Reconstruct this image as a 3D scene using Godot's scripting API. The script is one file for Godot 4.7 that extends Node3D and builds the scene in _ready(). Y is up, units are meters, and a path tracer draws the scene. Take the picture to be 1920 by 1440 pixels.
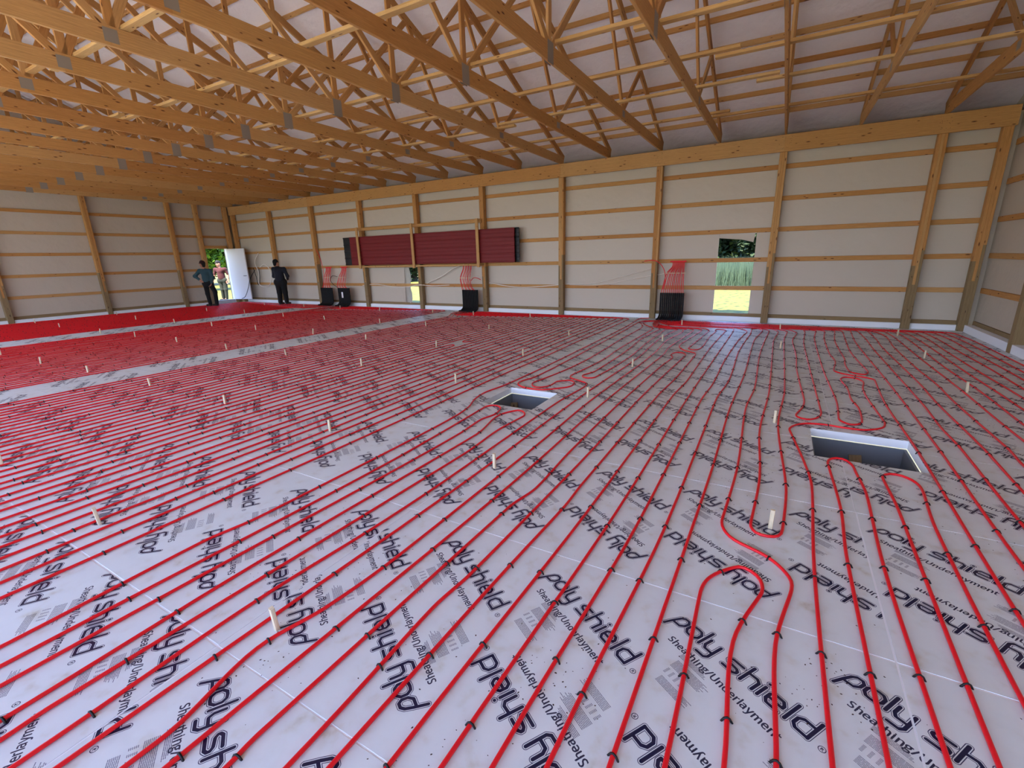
extends Node3D
# A post-frame hall during floor-heating works: foam boards, red tubes, trusses.

const BAY := 2.438
const RIGHT_X := 0.83
const LEFT_X := -21.94
const FRONT_Z := 14.63
const HEADER_LOW := 3.447
const HEADER_TOP := 3.76
const PITCH := 0.4167
const SHEET := 1.2184
const PRINT := 0.6096

var rng := RandomNumberGenerator.new()
var M := {}
var mesh_cache := {}
var woods: Array = []
var pale: Array = []
var used := {}


func _ready() -> void:
	rng.seed = 41
	# camera
	var cam := Camera3D.new()
	cam.name = "camera"
	cam.fov = 79.704
	cam.near = 0.05
	cam.far = 400.0
	cam.transform = Transform3D(Basis(Vector3.UP, 0.524545) * Basis(Vector3.RIGHT, -0.269149) * Basis(Vector3.BACK, -0.02565), Vector3(-2.2042, 1.5452, 11.5707))
	add_child(cam)
	cam.current = true
	# sky and exposure
	var sky := ProceduralSkyMaterial.new()
	sky.sky_top_color = Color(0.45, 0.63, 0.97)
	sky.sky_horizon_color = Color(0.86, 0.92, 1.0)
	sky.sky_curve = 0.25
	sky.ground_bottom_color = Color(0.42, 0.42, 0.38)
	sky.ground_horizon_color = Color(0.6, 0.62, 0.58)
	sky.sun_angle_max = 20.0
	var env := Environment.new()
	env.background_mode = Environment.BG_SKY
	env.sky = Sky.new()
	env.sky.sky_material = sky
	env.background_energy_multiplier = 1.0
	env.tonemap_mode = Environment.TONE_MAPPER_LINEAR
	env.tonemap_exposure = 6.5
	env.sdfgi_enabled = true
	env.ssao_enabled = true
	env.ssil_enabled = true
	var we := WorldEnvironment.new()
	we.name = "world"
	we.environment = env
	add_child(we)
	# sun, high behind the camera and to the left, veiled
	var sun := DirectionalLight3D.new()
	sun.name = "sun"
	sun.light_color = Color(1.0, 0.95, 0.86)
	sun.light_energy = 1.3
	sun.light_angular_distance = 2.0
	sun.shadow_enabled = true
	sun.look_at_from_position(Vector3(1.5, 16, 8), Vector3.ZERO)
	add_child(sun)

	make_materials()
	make_ground()
	make_floor()
	make_wall_back()
	make_wall_left()
	make_wall_right()
	make_wall_front()
	make_ceiling()
	make_trusses()
	make_braces()
	make_pits()
	make_specks()
	make_tubes()
	make_manifolds()
	make_rack()
	make_door()
	make_cables()
	make_stakes()
	make_people()
	make_outside()


# ---------------------------------------------------------------- helpers
func numbered(called: String) -> String:
	var n: int = used.get(called, 0)
	used[called] = n + 1
	return called if n == 0 else "%s_%03d" % [called, n]


func tag(o: Node, label: String, category: String, group := "", kind := "") -> Node:
	if label:
		o.set_meta("label", label)
	if category:
		o.set_meta("category", category)
	if group:
		o.set_meta("group", group)
	if kind:
		o.set_meta("kind", kind)
	return o


func base(called: String, at := Vector3.ZERO, turn := 0.0) -> Node3D:
	var o := Node3D.new()
	o.name = numbered(called)
	o.position = at
	o.rotation.y = turn
	add_child(o)
	return o


func structure(called: String, label: String, category: String) -> Node3D:
	var o := base(called)
	tag(o, label, category, "", "structure")
	return o


func put(called: String, mesh: Mesh, mat: Material, parent: Node, xf := Transform3D()) -> MeshInstance3D:
	var o := MeshInstance3D.new()
	o.name = called
	o.mesh = mesh
	o.material_override = mat
	o.transform = xf
	parent.add_child(o, true)
	return o


func ordinal(n: int) -> String:
	var words := ["", "first", "second", "third", "fourth", "fifth", "sixth", "seventh", "eighth", "ninth", "tenth", "eleventh", "twelfth"]
	if n < words.size():
		return words[n]
	var tail := "th"
	if n % 100 < 11 or n % 100 > 13:
		tail = ["th", "st", "nd", "rd", "th", "th", "th", "th", "th", "th"][n % 10]
	return "%d%s" % [n, tail]


func start() -> SurfaceTool:
	var st := SurfaceTool.new()
	st.begin(Mesh.PRIMITIVE_TRIANGLES)
	return st


# a flat quad facing `out`, whatever the order of its corners' turn
func quad(st: SurfaceTool, p: Array, out: Vector3, uv: Array = []) -> void:
	var n: Vector3 = (p[1] - p[0]).cross(p[2] - p[0])
	var order := [0, 1, 2, 0, 2, 3]
	if p.size() == 3:
		order = [0, 1, 2]
	if n.dot(out) > 0.0:
		order.reverse()
	for i in order:
		st.set_normal(out.normalized())
		st.set_uv(uv[i] if uv.size() else Vector2(p[i].x + p[i].z * 0.37, p[i].y + p[i].z))
		st.add_vertex(p[i])


func box(st: SurfaceTool, lo: Vector3, hi: Vector3, uvscale := 1.0) -> void:
	var c := [Vector3(lo.x, lo.y, lo.z), Vector3(hi.x, lo.y, lo.z), Vector3(hi.x, hi.y, lo.z), Vector3(lo.x, hi.y, lo.z), Vector3(lo.x, lo.y, hi.z), Vector3(hi.x, lo.y, hi.z), Vector3(hi.x, hi.y, hi.z), Vector3(lo.x, hi.y, hi.z)]
	var f := [[0, 1, 2, 3, Vector3.FORWARD], [4, 5, 6, 7, Vector3.BACK], [0, 1, 5, 4, Vector3.DOWN], [3, 2, 6, 7, Vector3.UP], [0, 3, 7, 4, Vector3.LEFT], [1, 2, 6, 5, Vector3.RIGHT]]
	for q in f:
		var pts := [c[q[0]], c[q[1]], c[q[2]], c[q[3]]]
		var uv := []
		for v in pts:
			if absf(q[4].x) > 0.5:
				uv.append(Vector2(v.z, v.y) * uvscale)
			elif absf(q[4].y) > 0.5:
				uv.append(Vector2(v.x, v.z) * uvscale)
			else:
				uv.append(Vector2(v.x, v.y) * uvscale)
		quad(st, pts, q[4], uv)


# sawn board along local X, eased edges, grain along its length
func board_mesh(length: float, high: float, thick: float, variant := 0) -> ArrayMesh:
	var key := "b%.3f,%.3f,%.3f,%d" % [length, high, thick, variant]
	if mesh_cache.has(key):
		return mesh_cache[key]
	var st := start()
	var c := minf(0.004, thick * 0.15)
	var y := high / 2
	var z := thick / 2
	var ring := [Vector2(y, z - c), Vector2(y, -z + c), Vector2(y - c, -z), Vector2(-y + c, -z), Vector2(-y, -z + c), Vector2(-y, z - c), Vector2(-y + c, z), Vector2(y - c, z)]
	var l := length / 2
	var u0 := variant * 0.37
	var v := variant * 0.23
	for i in 8:
		var a: Vector2 = ring[i]
		var b: Vector2 = ring[(i + 1) % 8]
		var w: float = a.distance_to(b)
		var mid := (a + b) / 2
		var out := Vector3(0, mid.x / high, mid.y / thick)
		if w > c * 2:
			out = Vector3(0, signf(mid.x), 0) if absf(mid.x) / high > absf(mid.y) / thick else Vector3(0, 0, signf(mid.y))
		quad(st, [Vector3(-l, a.x, a.y), Vector3(l, a.x, a.y), Vector3(l, b.x, b.y), Vector3(-l, b.x, b.y)], out, [Vector2(u0, v), Vector2(u0 + length / 2.4, v), Vector2(u0 + length / 2.4, v + w / 0.3), Vector2(u0, v + w / 0.3)])
		v += w / 0.3
	for s in [-1.0, 1.0]:
		for i in range(1, 7):
			quad(st, [Vector3(s * l, ring[0].x, ring[0].y), Vector3(s * l, ring[i].x, ring[i].y), Vector3(s * l, ring[i + 1].x, ring[i + 1].y)], Vector3(s, 0, 0), [Vector2(0, ring[0].x), Vector2(0.02, ring[i].x), Vector2(0.02, ring[i + 1].x)])
	var m := st.commit()
	mesh_cache[key] = m
	return m


func board(called: String, parent: Node, a: Vector3, b: Vector3, high: float, thick: float, mat: Material, up := Vector3.UP) -> MeshInstance3D:
	var x := (b - a).normalized()
	var z := x.cross(up).normalized()
	var y := z.cross(x)
	return put(called, board_mesh(a.distance_to(b), high, thick, rng.randi() % 5), mat, parent, Transform3D(Basis(x, y, z), (a + b) / 2))


# a smooth curve through points (centripetal-ish Catmull-Rom on short steps)
func smooth(p: Array, step := 0.06) -> PackedVector3Array:
	var out := PackedVector3Array()
	for i in p.size() - 1:
		var p1: Vector3 = p[i]
		var p2: Vector3 = p[i + 1]
		var len := p1.distance_to(p2)
		var p0: Vector3 = p[i - 1] if i > 0 else p1 * 2 - p2
		var p3: Vector3 = p[i + 2] if i + 2 < p.size() else p2 * 2 - p1
		var m1 := (p2 - p0).normalized() * minf(len, 1.6 * minf(p1.distance_to(p0), len) + 0.02)
		var m2 := (p3 - p1).normalized() * minf(len, 1.6 * minf(p3.distance_to(p2), len) + 0.02)
		var n := clampi(int(len / minf(step, 0.028)), 1, 7)
		for k in n:
			var t := float(k) / n
			var t2 := t * t
			var t3 := t2 * t
			out.append(p1 * (2 * t3 - 3 * t2 + 1) + m1 * (t3 - 2 * t2 + t) + p2 * (-2 * t3 + 3 * t2) + m2 * (t3 - t2))
	out.append(p[p.size() - 1])
	return out


func tube_mesh(p: PackedVector3Array, r: float, sides := 6, radii: Array = []) -> ArrayMesh:
	var verts := PackedVector3Array()
	var norms := PackedVector3Array()
	var uvs := PackedVector2Array()
	var idx := PackedInt32Array()
	var side := Vector3.ZERO
	var run := 0.0
	var n := p.size()
	for i in n:
		var d := (p[mini(i + 1, n - 1)] - p[maxi(i - 1, 0)]).normalized()
		if i == 0:
			side = d.cross(Vector3.UP if absf(d.y) < 0.9 else Vector3.RIGHT).normalized()
		side = (side - d * side.dot(d)).normalized()
		var up := side.cross(d)
		if i:
			run += p[i].distance_to(p[i - 1])
		var rr: float = radii[i] if radii.size() else r
		for k in sides + 1:
			var a := TAU * k / sides
			var o := side * cos(a) + up * sin(a)
			verts.append(p[i] + o * rr)
			norms.append(o)
			uvs.append(Vector2(run, float(k) / sides))
	var w := sides + 1
	for i in n - 1:
		for k in sides:
			var a := i * w + k
			idx.append_array([a, a + w, a + 1, a + 1, a + w, a + w + 1])
	for e in [0, n - 1]:
		var c := verts.size()
		var d := (p[1] - p[0]).normalized() * -1.0 if e == 0 else (p[n - 1] - p[n - 2]).normalized()
		verts.append(p[e])
		norms.append(d)
		uvs.append(Vector2.ZERO)
		for k in sides + 1:
			verts.append(verts[e * w + k])
			norms.append(d)
			uvs.append(Vector2.ZERO)
		for k in sides:
			if e == 0:
				idx.append_array([c, c + 1 + k, c + 2 + k])
			else:
				idx.append_array([c, c + 2 + k, c + 1 + k])
	var arr := []
	arr.resize(Mesh.ARRAY_MAX)
	arr[Mesh.ARRAY_VERTEX] = verts
	arr[Mesh.ARRAY_NORMAL] = norms
	arr[Mesh.ARRAY_TEX_UV] = uvs
	arr[Mesh.ARRAY_INDEX] = idx
	var m := ArrayMesh.new()
	m.add_surface_from_arrays(Mesh.PRIMITIVE_TRIANGLES, arr)
	# keep clockwise fronts: test the first triangle against its normal
	var t := (verts[idx[1]] - verts[idx[0]]).cross(verts[idx[2]] - verts[idx[0]])
	if t.dot(norms[idx[0]]) > 0.0:
		for i in range(0, idx.size(), 3):
			var s := idx[i + 1]
			idx[i + 1] = idx[i + 2]
			idx[i + 2] = s
		arr[Mesh.ARRAY_INDEX] = idx
		m = ArrayMesh.new()
		m.add_surface_from_arrays(Mesh.PRIMITIVE_TRIANGLES, arr)
	return m


# ---------------------------------------------------------------- materials
func plain(c: Color, rough := 0.8, metal := 0.0) -> StandardMaterial3D:
	var m := StandardMaterial3D.new()
	m.albedo_color = c
	m.roughness = rough
	m.metallic = metal
	return m


func wave(x: float) -> float:
	return absf(fposmod(x, 2.0) - 1.0)


func wood_image(seed_: int) -> Image:
	var n := FastNoiseLite.new()
	n.seed = seed_
	n.frequency = 1.0
	n.fractal_octaves = 3
	var fine := FastNoiseLite.new()
	fine.seed = seed_ + 5
	fine.frequency = 1.0
	var w := 512
	var h := 128
	var knots := []
	var r := RandomNumberGenerator.new()
	r.seed = seed_
	for i in 9:
		knots.append(Vector3(r.randf() * w, r.randf() * h, r.randf_range(1.6, 3.6)))
	var im := Image.create(w, h, false, Image.FORMAT_RGB8)
	for y in h:
		for x in w:
			var u := wave(x * 2.0 / w)
			var v := wave(y * 2.0 / h)
			var bend := 0.0
			var dark := 0.0
			for k in knots:
				var d := Vector2((x - k.x) * 0.55, y - k.y)
				var l: float = d.length() / k.z
				if l < 4.0:
					bend += exp(-l) * signf(d.y) * 0.05
					dark = maxf(dark, clampf(1.5 - l, 0.0, 1.0))
			var g := n.get_noise_2d(u * 2.0, (v + bend) * 26.0) * 0.5 + fine.get_noise_2d(u * 9.0, v * 70.0) * 0.3
			var b := 0.88 + g * 0.22
			var c := Color(b, b * (0.975 + g * 0.04), b * (0.94 + g * 0.08))
			c = c.lerp(Color(0.33, 0.2, 0.12), dark * 0.85)
			im.set_pixel(x, y, c)
	return im


func make_materials() -> void:
	var t1 := ImageTexture.create_from_image(wood_image(3))
	var t2 := ImageTexture.create_from_image(wood_image(11))
	var tones := [Color(0.87, 0.665, 0.40), Color(0.86, 0.635, 0.36), Color(0.89, 0.70, 0.45), Color(0.83, 0.60, 0.34), Color(0.87, 0.65, 0.385)]
	for i in tones.size():
		var m := plain(tones[i], 0.75)
		m.albedo_texture = t1 if i % 2 else t2
		woods.append(m)
	for c in [Color(0.92, 0.76, 0.50), Color(0.90, 0.72, 0.45)]:
		var m := plain(c, 0.7)
		m.albedo_texture = t1
		pale.append(m)
	M.treated = plain(Color(0.64, 0.55, 0.40), 0.85)
	M.treated.albedo_texture = t2
	M.stake = plain(Color(1.0, 0.95, 0.82), 0.75)
	M.stake.albedo_texture = t1
	# wall and roof lining: white woven sheet with faint creases
	var crease := FastNoiseLite.new()
	crease.seed = 8
	crease.frequency = 0.012
	crease.fractal_octaves = 4
	var ct := NoiseTexture2D.new()
	ct.width = 512
	ct.height = 512
	ct.seamless = true
	ct.noise = crease
	M.lining = plain(Color(0.80, 0.755, 0.68), 0.55)
	M.lining.uv1_triplanar = true
	M.lining.uv1_world_triplanar = true
	M.lining.uv1_scale = Vector3(0.35, 0.35, 0.35)
	M.lining.heightmap_enabled = true
	M.lining.heightmap_texture = ct
	M.lining.heightmap_scale = 1.2
	M.roof = plain(Color(0.95, 0.915, 0.905), 0.7)
	M.roof.uv1_triplanar = true
	M.roof.uv1_world_triplanar = true
	M.roof.uv1_scale = Vector3(0.6, 0.6, 0.6)
	M.roof.heightmap_enabled = true
	M.roof.heightmap_texture = ct
	M.roof.heightmap_scale = 1.5
	M.foam = plain(Color(0.95, 0.96, 0.97), 0.8)
	M.plate = plain(Color(0.60, 0.56, 0.51), 0.6, 0.25)
	M.tube = plain(Color(0.94, 0.065, 0.13), 0.38)
	M.black = plain(Color(0.010, 0.010, 0.011), 0.8)
	M.staple = plain(Color(0.02, 0.02, 0.02), 0.6)
	M.siding = plain(Color(0.46, 0.012, 0.025), 0.6, 0.0)
	M.siding_edge = plain(Color(0.03, 0.03, 0.035), 0.5)
	M.grey = plain(Color(0.42, 0.44, 0.46), 0.6)
	M.white = plain(Color(0.93, 0.92, 0.92), 0.45)
	M.cable = plain(Color(0.95, 0.91, 0.85), 0.5)
	M.cable_dark = plain(Color(0.06, 0.06, 0.06), 0.5)
	M.gravel = plain(Color(0.76, 0.74, 0.70), 0.9)
	# printed film on the foam boards
	M.film = plain(Color.WHITE, 0.42)
	M.film.albedo_texture = ImageTexture.create_from_image(print_image())
	var dn := FastNoiseLite.new()
	dn.seed = 21
	dn.frequency = 0.02
	dn.fractal_octaves = 5
	var dirt := NoiseTexture2D.new()
	dirt.width = 1024
	dirt.height = 1024
	dirt.seamless = true
	dirt.noise = dn
	var ramp := Gradient.new()
	ramp.offsets = PackedFloat32Array([0.0, 0.2, 0.36, 0.55, 1.0])
	ramp.colors = PackedColorArray([Color(0.86, 0.82, 0.75), Color(0.965, 0.95, 0.925), Color(0.99, 0.988, 0.985), Color.WHITE, Color.WHITE])
	dirt.color_ramp = ramp
	M.film.detail_enabled = true
	M.film.detail_blend_mode = BaseMaterial3D.BLEND_MODE_MUL
	M.film.detail_albedo = dirt
	M.film.detail_uv_layer = BaseMaterial3D.DETAIL_UV_2
	M.film.uv2_triplanar = true
	M.film.uv2_world_triplanar = true
	M.film.uv2_scale = Vector3(0.31, 0.31, 0.31)
	var gn := FastNoiseLite.new()
	gn.seed = 4
	gn.frequency = 0.03
	gn.fractal_octaves = 5
	var gt := NoiseTexture2D.new()
	gt.width = 512
	gt.height = 512
	gt.seamless = true
	gt.noise = gn
	var gr := Gradient.new()
	gr.offsets = PackedFloat32Array([0.0, 0.35, 0.6, 1.0])
	gr.colors = PackedColorArray([Color(0.07, 0.11, 0.02), Color(0.26, 0.30, 0.05), Color(0.42, 0.42, 0.09), Color(0.52, 0.51, 0.16)])
	gt.color_ramp = gr
	M.grass = plain(Color.WHITE, 0.9)
	M.grass.albedo_texture = gt
	M.grass.uv1_triplanar = true
	M.grass.uv1_world_triplanar = true
	M.grass.uv1_scale = Vector3(0.25, 0.25, 0.25)


# ---- the print: strokes drawn into a distance field, then filled and outlined
const GLYPHS := {
	"p": [[0.0, -0.037, 0.012, 0.012, 0.022, 0.044, 0.034, 0.057, 0.052, 0.058, 0.062, 0.046, 0.060, 0.022, 0.046, 0.005, 0.018, 0.004]],
	"o": [[0.030, 0.060, 0.046, 0.058, 0.058, 0.044, 0.058, 0.020, 0.046, 0.005, 0.030, 0.003, 0.014, 0.005, 0.002, 0.020, 0.002, 0.044, 0.014, 0.058, 0.030, 0.060]],
	"l": [[0.002, 0.003, 0.002, 0.093]],
	"y": [[0.002, 0.060, 0.002, 0.022, 0.012, 0.006, 0.046, 0.006], [0.048, 0.060, 0.048, -0.020, 0.038, -0.034, 0.004, -0.034]],
	"s": [[0.056, 0.058, 0.012, 0.058, 0.003, 0.050, 0.003, 0.042, 0.012, 0.034, 0.046, 0.030, 0.056, 0.022, 0.056, 0.012, 0.046, 0.004, 0.002, 0.004]],
	"h": [[0.002, 0.003, 0.002, 0.093], [0.004, 0.056, 0.036, 0.059, 0.050, 0.048, 0.050, 0.003]],
	"i": [[0.002, 0.003, 0.002, 0.058], [0.002, 0.080, 0.002, 0.0801]],
	"e": [[0.004, 0.031, 0.057, 0.031, 0.057, 0.044, 0.046, 0.058, 0.016, 0.059, 0.003, 0.046, 0.003, 0.018, 0.014, 0.004, 0.054, 0.004]],
	"d": [[0.058, 0.003, 0.058, 0.093], [0.056, 0.059, 0.018, 0.059, 0.003, 0.046, 0.003, 0.018, 0.016, 0.004, 0.056, 0.004]],
}
const LAYOUT := [["p", 0.005], ["o", 0.078], ["l", 0.151], ["y", 0.171], ["s", 0.266], ["h", 0.343], ["i", 0.413], ["e", 0.436], ["l", 0.515], ["d", 0.538]]


func print_image() -> Image:
	var w := 1024
	var h := 2048
	var sx := w / PRINT
	var sy := h / SHEET
	var dist := PackedFloat32Array()
	dist.resize(w * h)
	dist.fill(1.0)
	var film := Color(0.885, 0.915, 0.915)
	var data := PackedByteArray()
	data.resize(w * h * 3)
	var fr := int(film.r * 255)
	var fg := int(film.g * 255)
	var fb := int(film.b * 255)
	for i in w * h:
		data[i * 3] = fr
		data[i * 3 + 1] = fg
		data[i * 3 + 2] = fb
	var placings := [[Vector2(0.10, 0.205), deg_to_rad(33.0)], [Vector2(0.06, 1.0), deg_to_rad(213.0)]]
	var r := RandomNumberGenerator.new()
	var text := TextMesh.new()
	var face := SystemFont.new()
	face.font_names = PackedStringArray(["Droid Sans"])
	text.font = face
	text.font_size = 32
	text.depth = 0.0
	text.pixel_size = 0.001
	text.text = "Sheathing/Underlayment"
	text.horizontal_alignment = HORIZONTAL_ALIGNMENT_LEFT
	var small: PackedVector3Array = text.get_mesh_arrays()[Mesh.ARRAY_VERTEX]
	var small_i: PackedInt32Array = text.get_mesh_arrays()[Mesh.ARRAY_INDEX] if text.get_mesh_arrays()[Mesh.ARRAY_INDEX] else PackedInt32Array(range(small.size()))
	var lo := Vector3(9, 9, 9)
	var hi := -lo
	for v in small:
		lo = lo.min(v)
		hi = hi.max(v)
	for pl in placings:
		var at: Vector2 = pl[0]
		var ca := cos(pl[1])
		var sa := sin(pl[1])
		# big letters
		for g in LAYOUT:
			for path in GLYPHS[g[0]]:
				for i in range(0, path.size() - 2, 2):
					var a := Vector2(g[1] + path[i], -0.037 - path[i + 1])
					var b := Vector2(g[1] + path[i + 2], -0.037 - path[i + 3])
					a = at + Vector2(a.x * ca - a.y * sa, a.x * sa + a.y * ca)
					b = at + Vector2(b.x * ca - b.y * sa, b.x * sa + b.y * ca)
					stroke(dist, w, h, sx, sy, a, b, 0.0165)
		# registered mark
		for ring in 12:
			var p := Vector2(0.640, -0.046) + Vector2.from_angle(TAU * ring / 12.0) * 0.011
			var q := Vector2(0.640, -0.046) + Vector2.from_angle(TAU * (ring + 1) / 12.0) * 0.011
			ink(data, w, h, sx, sy, at + p.rotated(pl[1]), at + q.rotated(pl[1]), 0.0012, 0.95)
		for seg in [[-0.003, 0.005, -0.003, -0.005], [-0.003, -0.005, 0.004, -0.003], [0.004, -0.003, -0.003, 0.0], [0.0, 0.0, 0.004, 0.005]]:
			ink(data, w, h, sx, sy, at + (Vector2(0.640, -0.046) + Vector2(seg[0], seg[1])).rotated(pl[1]), at + (Vector2(0.640, -0.046) + Vector2(seg[2], seg[3])).rotated(pl[1]), 0.0011, 0.95)
		# second line, set in a plain face
		var k := 0.475 / (hi.x - lo.x)
		for i in range(0, small_i.size(), 3):
			var tri := []
			for j in 3:
				var v: Vector3 = small[small_i[i + j]]
				var q := Vector2(0.080 + (v.x - lo.x) * k, 0.040 - (v.y + 0.0) * k)
				tri.append(at + q.rotated(pl[1]))
			fill_tri(data, w, h, sx, sy, tri)
		# block of small print
		r.seed = 77
		for col in 4:
			var rows := [5, 9, 6, 7][col] as int
			for row in rows:
				var u: float = 0.165 + [0.0, 0.012, 0.018, 0.030][col] * 1.0
				var v: float = 0.058 + [0.0, 0.040, 0.098, 0.145][col] + row * 0.0052
				var long: float = [0.12, 0.15, 0.10, 0.14][col] * r.randf_range(0.8, 1.0)
				var x := 0.0
				while x < long:
					var word := r.randf_range(0.006, 0.022)
					if col == 2:
						word = 0.008
					ink(data, w, h, sx, sy, at + Vector2(u + x, v).rotated(pl[1]), at + Vector2(u + minf(x + word, long), v).rotated(pl[1]), 0.0012, 0.62)
					x += word + (0.016 if col == 2 else 0.003)
	# paint the field
	for i in w * h:
		var d := dist[i]
		if d < 0.0125:
			var k := 0.0
			if d < 0.0064:
				k = clampf((0.0064 - d) / 0.0006, 0.0, 1.0)
			elif d > 0.0090:
				k = clampf((d - 0.0090) / 0.0005, 0.0, 1.0) * clampf((0.0117 - d) / 0.0005, 0.0, 1.0) * 0.9
			if k > 0.0:
				data[i * 3] = int(lerpf(fr, 20, k))
				data[i * 3 + 1] = int(lerpf(fg, 24, k))
				data[i * 3 + 2] = int(lerpf(fb, 62, k))
	return Image.create_from_data(w, h, false, Image.FORMAT_RGB8, data)


func stroke(dist: PackedFloat32Array, w: int, h: int, sx: float, sy: float, a: Vector2, b: Vector2, most: float) -> void:
	var x0 := int(floorf((minf(a.x, b.x) - most) * sx))
	var x1 := int(ceilf((maxf(a.x, b.x) + most) * sx))
	var y0 := maxi(0, int(floorf((minf(a.y, b.y) - most) * sy)))
	var y1 := mini(h - 1, int(ceilf((maxf(a.y, b.y) + most) * sy)))
	var ab := b - a
	var l2 := maxf(ab.length_squared(), 1e-9)
	for y in range(y0, y1 + 1):
		for x in range(x0, x1 + 1):
			var p := Vector2(x / sx, y / sy) - a
			var t := clampf(p.dot(ab) / l2, 0.0, 1.0)
			var d := (p - ab * t).length()
			var i := y * w + posmod(x, w)
			if d < dist[i]:
				dist[i] = d


func ink(data: PackedByteArray, w: int, h: int, sx: float, sy: float, a: Vector2, b: Vector2, half: float, much: float) -> void:
	var x0 := int(floorf((minf(a.x, b.x) - half) * sx))
	var x1 := int(ceilf((maxf(a.x, b.x) + half) * sx))
	var y0 := maxi(0, int(floorf((minf(a.y, b.y) - half) * sy)))
	var y1 := mini(h - 1, int(ceilf((maxf(a.y, b.y) + half) * sy)))
	var ab := b - a
	var l2 := maxf(ab.length_squared(), 1e-9)
	for y in range(y0, y1 + 1):
		for x in range(x0, x1 + 1):
			var p := Vector2(x / sx, y / sy) - a
			var t := clampf(p.dot(ab) / l2, 0.0, 1.0)
			if (p - ab * t).length() < half:
				dab(data, (y * w + posmod(x, w)) * 3, much)


func dab(data: PackedByteArray, i: int, much: float) -> void:
	data[i] = mini(data[i], int(lerpf(225, 30, much)))
	data[i + 1] = mini(data[i + 1], int(lerpf(233, 34, much)))
	data[i + 2] = mini(data[i + 2], int(lerpf(233, 62, much)))


func fill_tri(data: PackedByteArray, w: int, h: int, sx: float, sy: float, t: Array) -> void:
	var a := Vector2(t[0].x * sx, t[0].y * sy)
	var b := Vector2(t[1].x * sx, t[1].y * sy)
	var c := Vector2(t[2].x * sx, t[2].y * sy)
	var area := (b - a).cross(c - a)
	if absf(area) < 1e-6:
		return
	for y in range(maxi(0, int(floorf(minf(a.y, minf(b.y, c.y))))), mini(h - 1, int(ceilf(maxf(a.y, maxf(b.y, c.y))))) + 1):
		for x in range(int(floorf(minf(a.x, minf(b.x, c.x)))), int(ceilf(maxf(a.x, maxf(b.x, c.x)))) + 1):
			var p := Vector2(x, y)
			var u := (b - p).cross(c - p) / area
			var v := (c - p).cross(a - p) / area
			var s := 1.0 - u - v
			if u >= -0.25 and v >= -0.25 and s >= -0.25:
				dab(data, (y * w + posmod(x, w)) * 3, 0.97)


# ---------------------------------------------------------------- the setting
func make_ground() -> void:
	var g := structure("ground", "mown sunlit grass around the building", "ground")
	var st := start()
	var xs := [-140.0, LEFT_X - 0.2, RIGHT_X + 0.2, 80.0]
	var zs := [-90.0, -0.22, FRONT_Z + 0.1, 80.0]
	for i in 3:
		for j in 3:
			if i == 1 and j == 1:
				continue
			quad(st, [Vector3(xs[i], -0.03, zs[j]), Vector3(xs[i + 1], -0.03, zs[j]), Vector3(xs[i + 1], -0.03, zs[j + 1]), Vector3(xs[i], -0.03, zs[j + 1])], Vector3.UP)
	put("lawn", st.commit(), M.grass, g)
	var ap := start()
	box(ap, Vector3(-20, -0.03, FRONT_Z + 0.12), Vector3(2, 0.0, FRONT_Z + 7))
	put("gravel_apron", ap.commit(), M.gravel, g)


const PITS := [[-1.83, -1.14, 6.90, 7.56], [-4.94, -4.32, 6.86, 7.52]]


# rectangles that are left of a rectangle once the pits are cut out
func cut(x0: float, x1: float, z0: float, z1: float) -> Array:
	var xs := [x0, x1]
	var zs := [z0, z1]
	for p in PITS:
		if p[0] < x1 and p[1] > x0 and p[2] < z1 and p[3] > z0:
			for v in [p[0], p[1]]:
				if v > x0 and v < x1:
					xs.append(v)
			for v in [p[2], p[3]]:
				if v > z0 and v < z1:
					zs.append(v)
	xs.sort()
	zs.sort()
	var out := []
	for i in xs.size() - 1:
		for j in zs.size() - 1:
			var cx: float = (xs[i] + xs[i + 1]) / 2
			var cz: float = (zs[j] + zs[j + 1]) / 2
			var hole := false
			for p in PITS:
				if cx > p[0] and cx < p[1] and cz > p[2] and cz < p[3]:
					hole = true
			if not hole:
				out.append([xs[i], xs[i + 1], zs[j], zs[j + 1]])
	return out


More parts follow.
